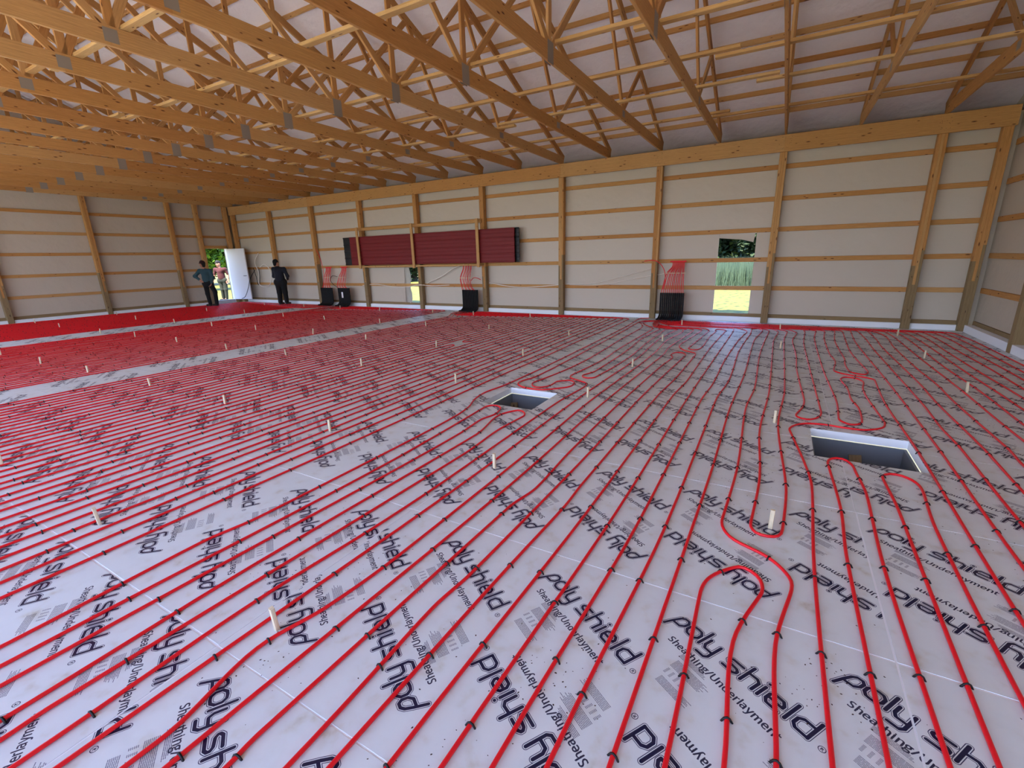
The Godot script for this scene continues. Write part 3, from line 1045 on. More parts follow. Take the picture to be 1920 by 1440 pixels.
# ---------------------------------------------------------------- heating tubes
const TRACED := {
	"t0": [-4.93, 0.01, -5.12, 0.14, -5.07, 1.17, -5.04, 2.00, -5.02, 5.64, -5.05, 6.82, -5.10, 7.20, -5.06, 7.48, -4.96, 7.75, -4.91, 8.08, -4.89, 8.81, -4.89, 10.16, -4.93, 10.47, -4.90, 11.29],
	"t1": [-4.93, 0.58, -4.97, 1.19, -4.93, 2.01, -4.88, 5.58, -4.89, 6.33, -4.95, 6.56, -4.93, 6.71, -4.83, 6.80, -4.67, 6.84, -4.52, 6.81, -4.39, 6.69, -4.30, 6.57, -4.29, 6.43, -4.34, 6.33, -4.41, 6.29, -4.47, 6.34, -4.53, 6.40, -4.53, 6.59, -4.56, 6.69, -4.66, 6.75, -4.75, 6.67, -4.78, 6.57, -4.68, 5.83, -4.64, 4.93, -4.69, 3.09, -4.69, 2.15, -4.71, 1.53, -4.82, 1.13, -4.94, 0.83, -4.91, 0.64],
	"t2": [-4.76, 11.32, -4.73, 9.20, -4.80, 7.69, -4.77, 7.60, -4.71, 7.58, -4.63, 7.63, -4.60, 7.71, -4.58, 7.83, -4.62, 8.02, -4.59, 8.42, -4.59, 9.22, -4.63, 11.35],
	"t3": [-4.43, 11.40, -4.46, 10.44, -4.44, 8.38, -4.52, 7.95, -4.52, 7.79, -4.43, 7.62, -4.36, 7.63, -4.31, 7.69, -4.29, 7.75, -4.32, 8.21, -4.29, 8.76, -4.34, 11.29, -4.33, 11.42],
	"t5": [-4.87, 0.81, -4.47, 1.59, -4.44, 1.78, -4.45, 3.99, -4.42, 5.07, -4.49, 6.03, -4.47, 6.12, -4.43, 6.18, -4.18, 6.32, -4.14, 6.40, -4.13, 6.54, -4.17, 7.24, -4.14, 9.25, -4.15, 9.88, -4.19, 10.61, -4.17, 11.44],
	"t6": [-4.55, 1.20, -4.37, 1.50, -4.30, 1.73, -4.35, 2.88, -4.28, 4.34, -4.28, 5.71, -4.35, 5.95, -4.34, 6.02, -4.29, 6.08, -4.24, 6.09, -4.17, 6.02, -4.12, 5.25, -4.11, 4.49, -4.17, 3.19, -4.18, 1.96, -4.17, 1.63, -4.07, 1.54],
	"t7": [-3.98, 1.60, -3.97, 1.79, -4.04, 2.76, -4.03, 3.48, -3.99, 4.28, -3.98, 5.05, -4.02, 6.84, -4.00, 9.24, -4.04, 11.36],
	"t8": [-3.81, 1.49, -3.84, 1.65, -3.80, 1.91, -3.89, 2.93, -3.84, 4.04, -3.83, 4.94, -3.87, 6.96, -3.84, 8.37, -3.83, 10.05, -3.86, 10.48, -3.92, 10.77, -3.85, 11.10, -3.85, 11.26],
	"t9": [-3.73, 1.42, -3.65, 1.58, -3.64, 1.76, -3.72, 3.56, -3.68, 4.31, -3.72, 7.08, -3.69, 9.05, -3.73, 11.19],
	"t10": [-3.56, 11.10, -3.57, 10.99, -3.55, 9.32, -3.51, 9.02, -3.54, 8.36, -3.56, 7.03, -3.54, 5.09, -3.51, 4.55, -3.51, 4.40, -3.57, 4.21, -3.56, 4.07, -3.50, 3.98, -3.41, 4.03, -3.36, 4.18, -3.41, 6.56, -3.39, 8.46, -3.40, 9.96, -3.42, 10.25, -3.39, 11.01],
	"t11": [-3.68, 1.35, -3.54, 1.44, -3.49, 1.61, -3.60, 3.24, -3.59, 3.41, -3.56, 3.56, -3.44, 3.79, -3.28, 3.92, -3.25, 3.97, -3.23, 4.12, -3.23, 5.67, -3.26, 6.49, -3.25, 8.83, -3.24, 9.16, -3.26, 9.94, -3.27, 10.94],
	"t12": [-3.52, 1.29, -3.41, 1.39, -3.35, 1.60, -3.42, 3.56, -3.33, 3.68, -3.25, 3.59, -3.23, 3.23, -3.25, 2.29, -3.22, 1.60, -3.24, 1.33, -3.08, 1.36, -3.06, 1.63, -3.10, 3.43, -3.08, 5.71, -3.11, 6.47, -3.09, 9.19, -3.11, 10.85],
	"t13": [-3.14, 1.07, -2.95, 1.08, -2.92, 1.75, -2.95, 6.40, -2.93, 9.09, -2.96, 10.78],
	"t14": [-2.90, 1.01, -2.69, 1.33, -2.71, 1.92, -2.75, 2.62, -2.79, 4.32, -2.78, 5.71, -2.81, 6.48, -2.78, 9.16, -2.82, 10.70],
	"t15": [-2.52, 0.92, -2.61, 1.02, -2.60, 1.63, -2.66, 3.46, -2.63, 4.98, -2.63, 5.64, -2.67, 6.35, -2.63, 9.11, -2.67, 10.61],
	"t16": [-2.52, 0.92, -2.41, 1.23, -2.50, 2.41, -2.48, 5.09, -2.51, 6.62, -2.49, 8.21, -2.50, 10.52],
	"t17": [-2.42, 0.95, -2.31, 1.12, -2.30, 1.38, -2.34, 2.56, -2.36, 3.75, -2.33, 5.70, -2.37, 6.55, -2.33, 8.03, -2.35, 8.87, -2.33, 8.97, -2.27, 9.05, -2.10, 9.14, -2.01, 9.26, -2.00, 9.36, -2.06, 9.75, -2.05, 10.28],
	"t17u": [-2.35, 10.44, -2.37, 9.57, -2.34, 9.43, -2.23, 9.29, -2.17, 9.30, -2.13, 9.35, -2.12, 9.44, -2.21, 9.81, -2.19, 10.35],
	"t18": [-2.28, 0.90, -2.15, 1.20, -2.15, 1.52, -2.20, 2.40, -2.18, 5.79, -2.22, 7.15, -2.18, 8.17, -2.20, 8.84, -2.17, 8.92, -2.11, 8.93, -2.06, 8.90, -2.04, 8.83, -2.02, 8.24, -2.08, 6.94, -2.03, 5.70, -2.04, 2.23, -1.99, 1.20, -2.09, 0.97],
	"c7": [-2.00, 0.87, -1.84, 1.21, -1.84, 1.46, -1.91, 2.18, -1.88, 3.59, -1.89, 4.59, -1.85, 5.99, -1.87, 6.28, -1.93, 6.55, -1.92, 6.64, -1.85, 6.68, -1.78, 6.62, -1.73, 6.49, -1.72, 6.29, -1.75, 2.53, -1.69, 1.15, -1.70, 0.85, -1.61, 0.79],
	"c9": [-1.61, 0.79, -1.50, 0.89, -1.57, 1.83, -1.59, 4.34, -1.56, 5.93, -1.59, 6.54, -1.56, 6.63, -1.51, 6.67, -1.44, 6.62, -1.41, 6.51, -1.39, 6.10, -1.42, 5.79, -1.41, 5.32, -1.44, 4.92, -1.40, 4.77, -1.34, 4.75, -1.26, 4.79, -1.22, 4.95, -1.26, 5.25, -1.27, 5.64, -1.24, 6.45, -1.26, 6.60, -1.31, 6.69, -1.43, 6.78, -1.56, 6.79, -1.72, 6.77, -1.86, 6.81, -1.94, 6.89, -1.99, 7.01, -1.98, 7.14, -1.90, 7.76, -1.87, 8.16, -1.90, 9.13, -1.90, 10.19],
	"c10": [-1.47, 0.74, -1.36, 0.90, -1.42, 1.77, -1.44, 3.21, -1.41, 3.80, -1.47, 4.41, -1.38, 4.57, -1.15, 4.69, -1.09, 4.77, -1.14, 5.83, -1.13, 7.14, -1.16, 9.14],
	"c11": [-1.32, 0.68, -1.19, 0.77, -1.28, 2.04, -1.28, 3.56, -1.31, 3.96, -1.30, 4.39, -1.23, 4.50, -1.15, 4.50, -1.10, 4.30, -1.14, 3.47, -1.15, 2.74, -1.07, 0.85, -1.15, 0.65],
	"d1": [-1.75, 10.11, -1.75, 8.93, -1.73, 8.40, -1.75, 7.70, -1.72, 7.59, -1.65, 7.56, -1.60, 7.65, -1.59, 7.78, -1.57, 8.12, -1.60, 8.99, -1.59, 10.02],
	"d2": [-1.46, 9.95, -1.43, 8.26, -1.44, 7.79, -1.39, 7.71, -1.32, 7.71, -1.26, 7.79, -1.25, 7.93, -1.29, 8.42, -1.31, 9.65],
	"e1": [-1.05, 0.54, -0.93, 0.63, -0.99, 2.09, -0.97, 5.13, -0.98, 7.00, -1.01, 8.66],
	"e2": [-0.94, 0.54, -0.82, 0.65, -0.80, 1.60, -0.82, 2.58, -0.82, 5.68, -0.84, 6.45, -0.83, 6.91, -0.86, 8.18],
	"e3": [-0.81, 0.51, -0.66, 0.59, -0.65, 1.54, -0.68, 2.34, -0.67, 4.73, -0.69, 5.64, -0.68, 6.85, -0.70, 7.67],
	"e4": [-0.66, 0.56, -0.53, 0.73, -0.46, 1.24, -0.52, 2.28, -0.53, 3.97, -0.51, 4.71, -0.53, 5.47, -0.52, 6.78, -0.54, 7.13],
}
# how each end leaves: b into the bundle along the back wall, m straight to the manifold, o on past the camera
const ENDS := {"t0": "mo", "t1": "mm", "t2": "oo", "t3": "oo", "t5": "mo", "t6": "mm", "t7": "bo", "t8": "bo", "t9": "bo", "t10": "oo", "t11": "bo", "t12": "bo", "t13": "bo", "t14": "bo", "t15": "bo", "t16": "bo", "t17": "bo", "t17u": "oo", "t18": "bb", "c7": "bb", "c9": "bo", "c10": "bo", "c11": "bb", "d1": "oo", "d2": "oo", "e1": "bo", "e2": "bo", "e3": "bo", "e4": "bo"}
const ODD := {
	"t0": "red heating tube bending round the left side of the smaller pit",
	"t1": "red heating tube looping back on itself behind the smaller pit",
	"t2": "red hairpin tube ending at the left front corner of the smaller pit",
	"t3": "red hairpin tube ending at the right front corner of the smaller pit",
	"t5": "red heating tube with a double bend just right of the smaller pit",
	"t6": "red tube making a hairpin behind and right of the smaller pit",
	"t10": "red hairpin tube whose rounded end lies near the back wall stake",
	"t11": "red heating tube with a double bend near the manifold by the window",
	"t12": "red tube with a narrow hairpin in front of the manifold bundle",
	"t17": "red heating tube with a wide double bend in the right foreground",
	"t17u": "short red hairpin tube with its rounded end in the right foreground",
	"t18": "red tube turning in a U beside the foreground stake",
	"c7": "red tube turning in a U behind the left end of the larger pit",
	"c9": "long winding red tube passing behind and left of the larger pit",
	"c10": "red tube with a double bend passing the right side of the larger pit",
	"c11": "red tube turning in a short U between back wall and larger pit",
	"d1": "red hairpin tube ending at the front edge of the larger pit",
	"d2": "red hairpin tube ending at the front right corner of the larger pit",
}


func staple_mesh() -> ArrayMesh:
	if mesh_cache.has("staple"):
		return mesh_cache.staple
	var p := []
	for a in [[-0.019, -0.004], [-0.015, 0.004], [-0.0095, 0.014], [0.0, 0.0195], [0.0095, 0.014], [0.015, 0.004], [0.019, -0.004]]:
		p.append(Vector3(a[0], a[1], 0))
	var m := tube_mesh(PackedVector3Array(p), 0.0042, 5)
	mesh_cache.staple = m
	return m


func lay_tube(points: Array, label: String, group := "") -> Node3D:
	var y := 0.0095
	var p := []
	for q in points:
		p.append(Vector3(q.x, y, q.y))
	var path := smooth(p)
	var mid: Vector3 = path[0]
	var t := base("heating_tube", Vector3(mid.x, 0, mid.z))
	tag(t, label, "tube", group)
	var local := PackedVector3Array()
	var near := -1e9
	for v in path:
		local.append(v - t.position)
		near = maxf(near, v.z)
	put("tube", tube_mesh(local, 0.0085, 7 if mid.x > -9 else 5), M.tube, t)
	# staples along it
	var rest := []
	var run := rng.randf_range(0.1, 0.5)
	for i in path.size() - 1:
		var a: Vector3 = path[i]
		var b: Vector3 = path[i + 1]
		var l := a.distance_to(b)
		while run < l:
			var at := a.lerp(b, run / l)
			var d := (b - a) / l
			var xf := Transform3D(Basis(Vector3(d.z, 0, -d.x), Vector3.UP, d).rotated(Vector3.UP, rng.randf_range(-0.25, 0.25)), at - t.position - Vector3(0, 0.0095, 0))
			if at.z < 12.2 and at.z > 0.25:
				if at.z > 6.2 and at.x > -7.0:
					put("staple", staple_mesh(), M.staple, t, xf)
				else:
					rest.append(xf)
			run += rng.randf_range(0.5, 0.72)
		run -= l
	if rest.size():
		var mm := MultiMesh.new()
		mm.transform_format = MultiMesh.TRANSFORM_3D
		mm.mesh = staple_mesh()
		mm.instance_count = rest.size()
		for i in rest.size():
			mm.set_instance_transform(i, rest[i])
		var o := MultiMeshInstance3D.new()
		o.name = "staples"
		o.multimesh = mm
		o.material_override = M.staple
		o.set_meta("kind", "stuff")
		t.add_child(o)
	return t


func make_tubes() -> void:
	var tubes := []
	for k in TRACED:
		var a: Array = TRACED[k]
		var p := []
		for i in range(0, a.size(), 2):
			p.append(Vector2(a[i], a[i + 1]))
		tubes.append({"name": k, "p": p, "ends": ENDS[k]})
	# the straight runs nearest the right-hand wall
	for i in 8:
		var x := -0.375 + 0.148 * i
		var p := [Vector2(x - 0.12, 0.50 - 0.028 * i), Vector2(x - 0.02, 0.58 - 0.02 * i)]
		for z in [1.2, 2.4, 3.6, 4.9, 6.2, 7.6]:
			p.append(Vector2(x + 0.03 + rng.randf_range(-0.012, 0.012), z))
		tubes.append({"name": "r%d" % i, "p": p, "ends": "bo"})
	# routes of the ends
	var ends := []
	for t in tubes:
		for e in 2:
			if t.ends[e] == "b":
				ends.append([t, e, t.p[0 if e == 0 else t.p.size() - 1]])
	ends.sort_custom(func(a, b): return a[2].x < b[2].x)
	var track := 9.0
	for i in ends.size():
		var q: Vector2 = ends[i][2]
		track = maxf(0.03, minf(track - 0.021, q.y - 0.012))
		var xs := lerpf(-4.66, -4.14, float(i) / (ends.size() - 1))
		var route := [Vector2(xs, 0.21)]
		if track > 0.55:
			route.append_array([Vector2(xs - 0.0, 0.42 + track * 0.1), Vector2(xs + 0.08, track * 0.62 + 0.1), Vector2(xs + 0.22, track * 0.9)])
		elif track > 0.25:
			route.append(Vector2(xs + 0.12, track))
		var turn := xs + 0.42
		if q.x - turn > 0.3:
			route.append(Vector2(turn, track))
			if q.x - turn > 1.6:
				route.append(Vector2((turn + q.x) / 2, track + rng.randf_range(-0.006, 0.006)))
			if q.x - turn > 0.8:
				route.append(Vector2(q.x - 0.25, track))
		var t: Dictionary = ends[i][0]
		if ends[i][1] == 0:
			t.p = route + t.p
		else:
			route.reverse()
			t.p = t.p + route
	var j := 0
	for t in tubes:
		for e in 2:
			if t.ends[e] == "o":
				var q: Vector2 = t.p[0 if e == 0 else t.p.size() - 1]
				var last := Vector2(q.x + rng.randf_range(-0.02, 0.02), 13.0)
				if e == 0:
					t.p = [last] + t.p
				else:
					t.p = t.p + [last]
			elif t.ends[e] == "m":
				var q: Vector2 = t.p[0 if e == 0 else t.p.size() - 1]
				var xs := -4.70 + 0.03 * j
				j += 1
				if q.y > 0.3:
					var add := [Vector2(xs, 0.22), Vector2(xs, 0.42)]
					if e == 0:
						t.p = add + t.p
					else:
						add.reverse()
						t.p = t.p + add
	tubes.sort_custom(func(a, b): return a.p[a.p.size() / 2].x < b.p[b.p.size() / 2].x)
	var count := 0
	for t in tubes:
		var label := ""
		if ODD.has(t.name):
			label = ODD[t.name]
		else:
			count += 1
			label = "straight red tube near the right-hand wall, %s of those counted from the broad gap" % ordinal(count)
		lay_tube(t.p, label, "heating tubes in the field by the right-hand wall")
	# the three far fields of straight runs
	field(33, -5.336, -0.1475, -10.45, -9.95, true, "middle field")
	field(34, -11.02, -0.1475, -15.85, -15.32, true, "second field from the left")
	field(32, -17.12, -0.148, -16.76, -16.2, false, "field along the left gable wall")


func field(n: int, x0: float, dx: float, m0: float, m1: float, left: bool, place: String) -> void:
	for i in n:
		var x := x0 + dx * i
		var rank: int = i if left else n - 1 - i
		var ze := 0.17 + rank * 0.031
		var xs := lerpf(m1, m0, float(i) / (n - 1)) if left else lerpf(m1, m0, float(i) / (n - 1))
		var s := -1.0 if left else 1.0
		var p := [Vector2(xs, 0.21)]
		if ze > 0.5:
			p.append(Vector2(xs, ze * 0.6))
		var away := absf(x - xs)
		if away > 0.9:
			p.append(Vector2(xs - s * 0.3, ze))
			if away > 2.5:
				p.append(Vector2((x + xs) / 2, ze + rng.randf_range(-0.006, 0.006)))
			p.append(Vector2(x + s * 0.28, ze))
			p.append(Vector2(x + s * 0.05, ze + 0.07))
		p.append(Vector2(x, ze + 0.3))
		for z in [2.2, 3.6, 5.0, 6.4, 7.8, 9.2, 10.6]:
			p.append(Vector2(x + rng.randf_range(-0.014, 0.014), z))
		p.append(Vector2(x, 12.6))
		if place == "middle field" and (i == 13 or i == 14):
			# these two runs are turned back in hairpins where a pipe will come up
			var o := x0 + dx * 13.5
			var d := 0.074 if i == 13 else -0.074
			if i == 13:
				var far := p.slice(0, p.size() - 8)
				far.append_array([Vector2(x, 2.2), Vector2(x, 3.6), Vector2(x, 4.2), Vector2(x, 4.38), Vector2(o, 4.52), Vector2(o - d, 4.38), Vector2(o - d, 4.2), Vector2(o - d, 3.6), Vector2(o - d, 2.2), Vector2(o - d, ze + 0.4), Vector2(o - d - 0.2, ze + 0.05), Vector2(o - d - 0.6, ze + 0.035)])
				lay_tube(far, "red hairpin tube in the middle field with its rounded end facing the camera", "heating tubes in the " + place)
			else:
				var close := [Vector2(x, 12.6), Vector2(x, 9.0), Vector2(x, 6.0), Vector2(x, 5.2), Vector2(x + 0.01, 5.0), Vector2(o, 4.84), Vector2(o - d, 5.0), Vector2(o - d, 5.2), Vector2(o - d, 6.0), Vector2(o - d, 9.0), Vector2(o - d, 12.6)]
				lay_tube(close, "red hairpin tube in the middle field with its rounded end facing the back wall", "heating tubes in the " + place)
			continue
		lay_tube(p, "straight red tube in the %s, %s from its right edge" % [place, ordinal(i + 1)], "heating tubes in the " + place)


# ---------------------------------------------------------------- manifolds
func make_manifolds() -> void:
	manifold(-4.39, 12, [[-4.65, -4.14], [-4.64, -4.16], [-4.56, -4.18], [-4.46, -4.20]], 1.09, "black sleeves with red tubes rising to the wall, beside the cut window opening", 1)
	manifold(-10.17, 12, [[-10.43, -9.91], [-10.47, -10.06], [-10.55, -10.19], [-10.5, -10.18]], 0.98, "black sleeves with red tubes rising to the wall, below the red sheet stack", 2)
	manifold(-15.58, 11, [[-15.85, -15.31], [-15.92, -15.5], [-15.84, -15.52], [-15.76, -15.54]], 1.0, "black sleeves with a white tag and red tubes, right one of the far pair", 3)
	manifold(-16.47, 11, [[-16.76, -16.19], [-16.66, -16.3], [-16.62, -16.32], [-16.58, -16.34]], 1.0, "black sleeves with red tubes rising to the wall, left one of the far pair", 4)


func manifold(x: float, n: int, spans: Array, mid: float, label: String, which: int) -> void:
	var m := base("tube_manifold", Vector3(x, 0, 0.15))
	tag(m, label, "tube manifold", "tube manifolds on the back wall")
	var gap: float = (spans[0][1] - spans[0][0]) / (n - 1)
	for i in n:
		var f := float(i) / (n - 1)
		var sx: float = lerpf(spans[0][0], spans[0][1], f) - x
		var p := [Vector3(sx - 0.03, 0.03, 0.20), Vector3(sx - 0.015, 0.045, 0.10), Vector3(sx, 0.12, 0.02), Vector3(sx, 0.3, 0.0), Vector3(sx, 0.64, 0.0)]
		var path := smooth(p, 0.02)
		var rad := []
		for k in path.size():
			rad.append(gap * (0.475 if k % 2 else 0.462))
		put("bend_sleeve", tube_mesh(path, 0.02, 7, rad), M.black, m)
		var r := [Vector3(sx, 0.60, 0.0), Vector3(lerpf(spans[1][0], spans[1][1], f) - x, 0.70, -0.02), Vector3(lerpf(spans[2][0], spans[2][1], f) - x, mid, -0.08 + 0.03 * sin(i * 2.3)), Vector3(lerpf(spans[3][0], spans[3][1], f) - x, 1.24, -0.17), Vector3(lerpf(spans[3][0], spans[3][1], f) - x, 1.36, -0.19)]
		if i % 3 != 2 or which == 1:
			put("riser_tube", tube_mesh(smooth(r, 0.04), 0.009, 6), M.tube, m)
	for b in [[mid, 2, -0.06, 0.010], [1.35, 3, -0.19, 0.016]]:
		var a: float = spans[b[1]][0] - x - 0.06
		var e: float = spans[b[1]][1] - x + 0.04
		put("manifold_bar" if b[1] == 3 else "spacer_bar", tube_mesh(PackedVector3Array([Vector3(a, b[0], b[2]), Vector3((a + e) / 2, b[0], b[2]), Vector3(e, b[0], b[2])]), b[3], 8), M.tube if b[1] == 3 else M.stake, m)
	if which == 1:
		put("loose_tube", tube_mesh(smooth([Vector3(-0.22, 0.72, 0.02), Vector3(-0.18, 0.95, 0.02), Vector3(-0.22, 1.18, 0.03), Vector3(-0.36, 1.35, 0.04), Vector3(-0.5, 1.39, 0.05), Vector3(-0.68, 1.37, 0.06)]), 0.009, 6), M.tube, m)
	elif which == 2:
		put("loose_tube", tube_mesh(smooth([Vector3(0.02, 0.9, -0.05), Vector3(0.12, 0.98, -0.04), Vector3(0.28, 0.98, 0.0), Vector3(0.36, 0.93, -0.06)]), 0.009, 6), M.tube, m)
	elif which == 4:
		put("loose_tube", tube_mesh(smooth([Vector3(-0.08, 0.9, 0.0), Vector3(-0.07, 1.3, -0.02), Vector3(-0.16, 1.75, 0.0), Vector3(-0.33, 2.0, -0.02)]), 0.009, 6), M.tube, m)
	else:
		put("loose_tube", tube_mesh(smooth([Vector3(-0.22, 0.66, 0.06), Vector3(-0.42, 0.78, 0.08), Vector3(-0.52, 0.93, 0.08), Vector3(-0.42, 1.06, 0.06), Vector3(-0.22, 1.03, 0.02)]), 0.008, 6), M.black, m)
		var st := start()
		box(st, Vector3(-0.10, 0.30, 0.028), Vector3(-0.02, 0.50, 0.031))
		put("tag", st.commit(), M.white, m)


# ---------------------------------------------------------------- siding rack
func make_rack() -> void:
	var r := base("siding_rack", Vector3(-12.2, 1.3, 0.08))
	tag(r, "wooden rack of struts and rails nailed to the back wall posts", "rack")
	var o := r.position
	for x in [-9.80, -12.215, -14.58]:
		board("strut", r, Vector3(x, 1.29, 0.19) - o, Vector3(x - 0.005, 2.61, 0.19) - o, 0.092, 0.038, woods[2], Vector3.RIGHT)
	for s in [[-9.75, -12.2], [-12.202, -14.63]]:
		board("lower_rail", r, Vector3(s[0], 1.352, 0.085) - o, Vector3(s[1], 1.352, 0.085) - o, 0.038, 0.16, pale[1])
		board("upper_rail", r, Vector3(s[0], 2.555, 0.02) - o, Vector3(s[1], 2.555, 0.02) - o, 0.09, 0.038, woods[0])
	var k := base("siding_stack", Vector3(-12.0, 1.373, 0.09))
	tag(k, "stack of dark red ribbed metal siding sheets with black ends held in a rack", "siding stack")
	for i in 7:
		var red := i > 1
		var a := -15.06 + 0.004 * i if red else -15.43
		var b := -8.66 + 0.003 * i if red else -8.53
		var z := -0.056 + i * 0.0145
		var st := start()
		var prof := []
		for n in 5:
			var y := 0.025 + n * 0.2175
			prof.append_array([Vector2(y - 0.0225, 0.0), Vector2(y - 0.012, 0.011), Vector2(y + 0.012, 0.011), Vector2(y + 0.0225, 0.0)])
			if n < 4:
				prof.append_array([Vector2(y + 0.0955, 0.0), Vector2(y + 0.1005, 0.004), Vector2(y + 0.1165, 0.004), Vector2(y + 0.1215, 0.0)])
		for n in prof.size() - 1:
			var p: Vector2 = prof[n]
			var q: Vector2 = prof[n + 1]
			var nor := Vector3(0, -(q.y - p.y), q.x - p.x).normalized()
			for s in [0.0, -0.0012]:
				quad(st, [Vector3(a + 12.0, p.x + 0.03, z + p.y + s), Vector3(b + 12.0, p.x + 0.03, z + p.y + s), Vector3(b + 12.0, q.x + 0.03, z + q.y + s), Vector3(a + 12.0, q.x + 0.03, z + q.y + s)], nor if s == 0.0 else -nor)
		put("red_sheet" if red else "black_sheet", st.commit(), M.siding if red else M.siding_edge, k)


func make_door() -> void:
	var a := Vector3(LEFT_X - 0.02, 0.14, 0.36)
	var b := Vector3(-21.1, 0.14, 0.14)
	var d := base("door_1", a)
	tag(d, "white entry door leaf standing open beside the left gable doorway", "door", "", "structure")
	var x := (b - a).normalized()
	var z := x.cross(Vector3.UP).normalized()
	var bs := Basis(x, Vector3.UP, z)
	var st := start()
	box(st, Vector3(0, 0, -0.022), Vector3(0.87, 2.01, 0.022))
	put("leaf", st.commit(), M.white, d, Transform3D(bs, Vector3.ZERO))
	for s in [1.0, -1.0]:
		put("door_handle", tube_mesh(smooth([Vector3(0.80, 0.94, s * 0.02), Vector3(0.80, 0.94, s * 0.06), Vector3(0.77, 0.94, s * 0.07), Vector3(0.70, 0.94, s * 0.07)], 0.02), 0.011, 7), M.black, d, Transform3D(bs, Vector3.ZERO))
	var f := structure("trim_1", "wooden jambs and sill of the left gable doorway", "door frame")
	board("jamb", f, Vector3(LEFT_X - 0.1, 0.0, 0.35), Vector3(LEFT_X - 0.1, 2.16, 0.35), 0.14, 0.03, M.white, Vector3.RIGHT)
	board("jamb", f, Vector3(LEFT_X - 0.1, 0.0, 1.188), Vector3(LEFT_X - 0.1, 2.16, 1.188), 0.14, 0.03, woods[1], Vector3.RIGHT)
	board("sill", f, Vector3(LEFT_X - 0.1, 0.07, 0.36), Vector3(LEFT_X - 0.1, 0.07, 1.18), 0.14, 0.13, M.gravel)


func cable(p: Array, mat: Material, label: String, r := 0.008, called := "cable") -> void:
	var o := base(called, p[0])
	tag(o, label, "cable")
	var q := []
	for v in p:
		q.append(v - p[0])
	put("sheath", tube_mesh(smooth(q, 0.08), r, 6), mat, o)


func make_cables() -> void:
	cable([Vector3(-14.9, 0.72, -0.12), Vector3(-14.2, 0.76, -0.1), Vector3(-13.4, 0.70, 0.0), Vector3(-12.7, 0.70, 0.02), Vector3(-12.2, 0.76, 0.03), Vector3(-11.7, 0.74, 0.0), Vector3(-11.1, 0.76, -0.1)], M.cable, "pale cable sagging along the wall under the left half of the red stack", 0.012)
	cable([Vector3(-12.0, 0.80, -0.11), Vector3(-11.4, 1.02, -0.1), Vector3(-10.9, 1.26, -0.1), Vector3(-10.5, 1.37, -0.08)], M.cable, "pale cable rising to the manifold below the red stack", 0.012)
	cable([Vector3(-9.65, 0.84, -0.11), Vector3(-9.1, 0.76, -0.05), Vector3(-8.5, 0.72, 0.0), Vector3(-7.9, 0.75, -0.05), Vector3(-7.3, 0.80, -0.1)], M.cable, "pale cable drooping between the posts right of the red stack", 0.012)
	cable([Vector3(-7.2, 0.81, -0.1), Vector3(-6.4, 0.84, -0.1), Vector3(-5.7, 1.0, -0.1), Vector3(-5.0, 1.18, -0.09)], M.cable, "upper thin grey cable climbing to the post by the near manifold", 0.007)
	cable([Vector3(-7.1, 0.79, -0.1), Vector3(-6.2, 0.80, -0.1), Vector3(-5.4, 0.95, -0.1), Vector3(-4.6, 1.08, -0.06)], M.cable, "lower thin grey cable climbing to the near manifold", 0.007)
	cable([Vector3(-20.6, 1.95, -0.1), Vector3(-20.9, 1.6, -0.08), Vector3(-20.75, 1.2, -0.08), Vector3(-20.85, 0.8, -0.07), Vector3(-20.5, 0.64, 0.0), Vector3(-20.0, 0.72, 0.0), Vector3(-19.9, 1.2, -0.05), Vector3(-20.2, 1.5, -0.05), Vector3(-20.6, 1.4, -0.07)], M.cable, "pale cable coiled on the wall in the far left corner", 0.014)
	cable([Vector3(-21.1, 1.38, -0.1), Vector3(-20.95, 1.0, -0.08), Vector3(-20.85, 0.7, -0.06), Vector3(-20.7, 0.9, -0.06), Vector3(-20.72, 1.34, -0.1)], M.cable_dark, "dark cable hanging on the wall beside the open door", 0.012)
	cable([Vector3(-21.55, 0.16, 0.32), Vector3(-21.3, 0.25, 0.32), Vector3(-21.05, 0.55, 0.3), Vector3(-20.95, 0.95, 0.2), Vector3(-21.0, 1.3, -0.1)], M.cable_dark, "dark cable drooping across the open door leaf", 0.012)


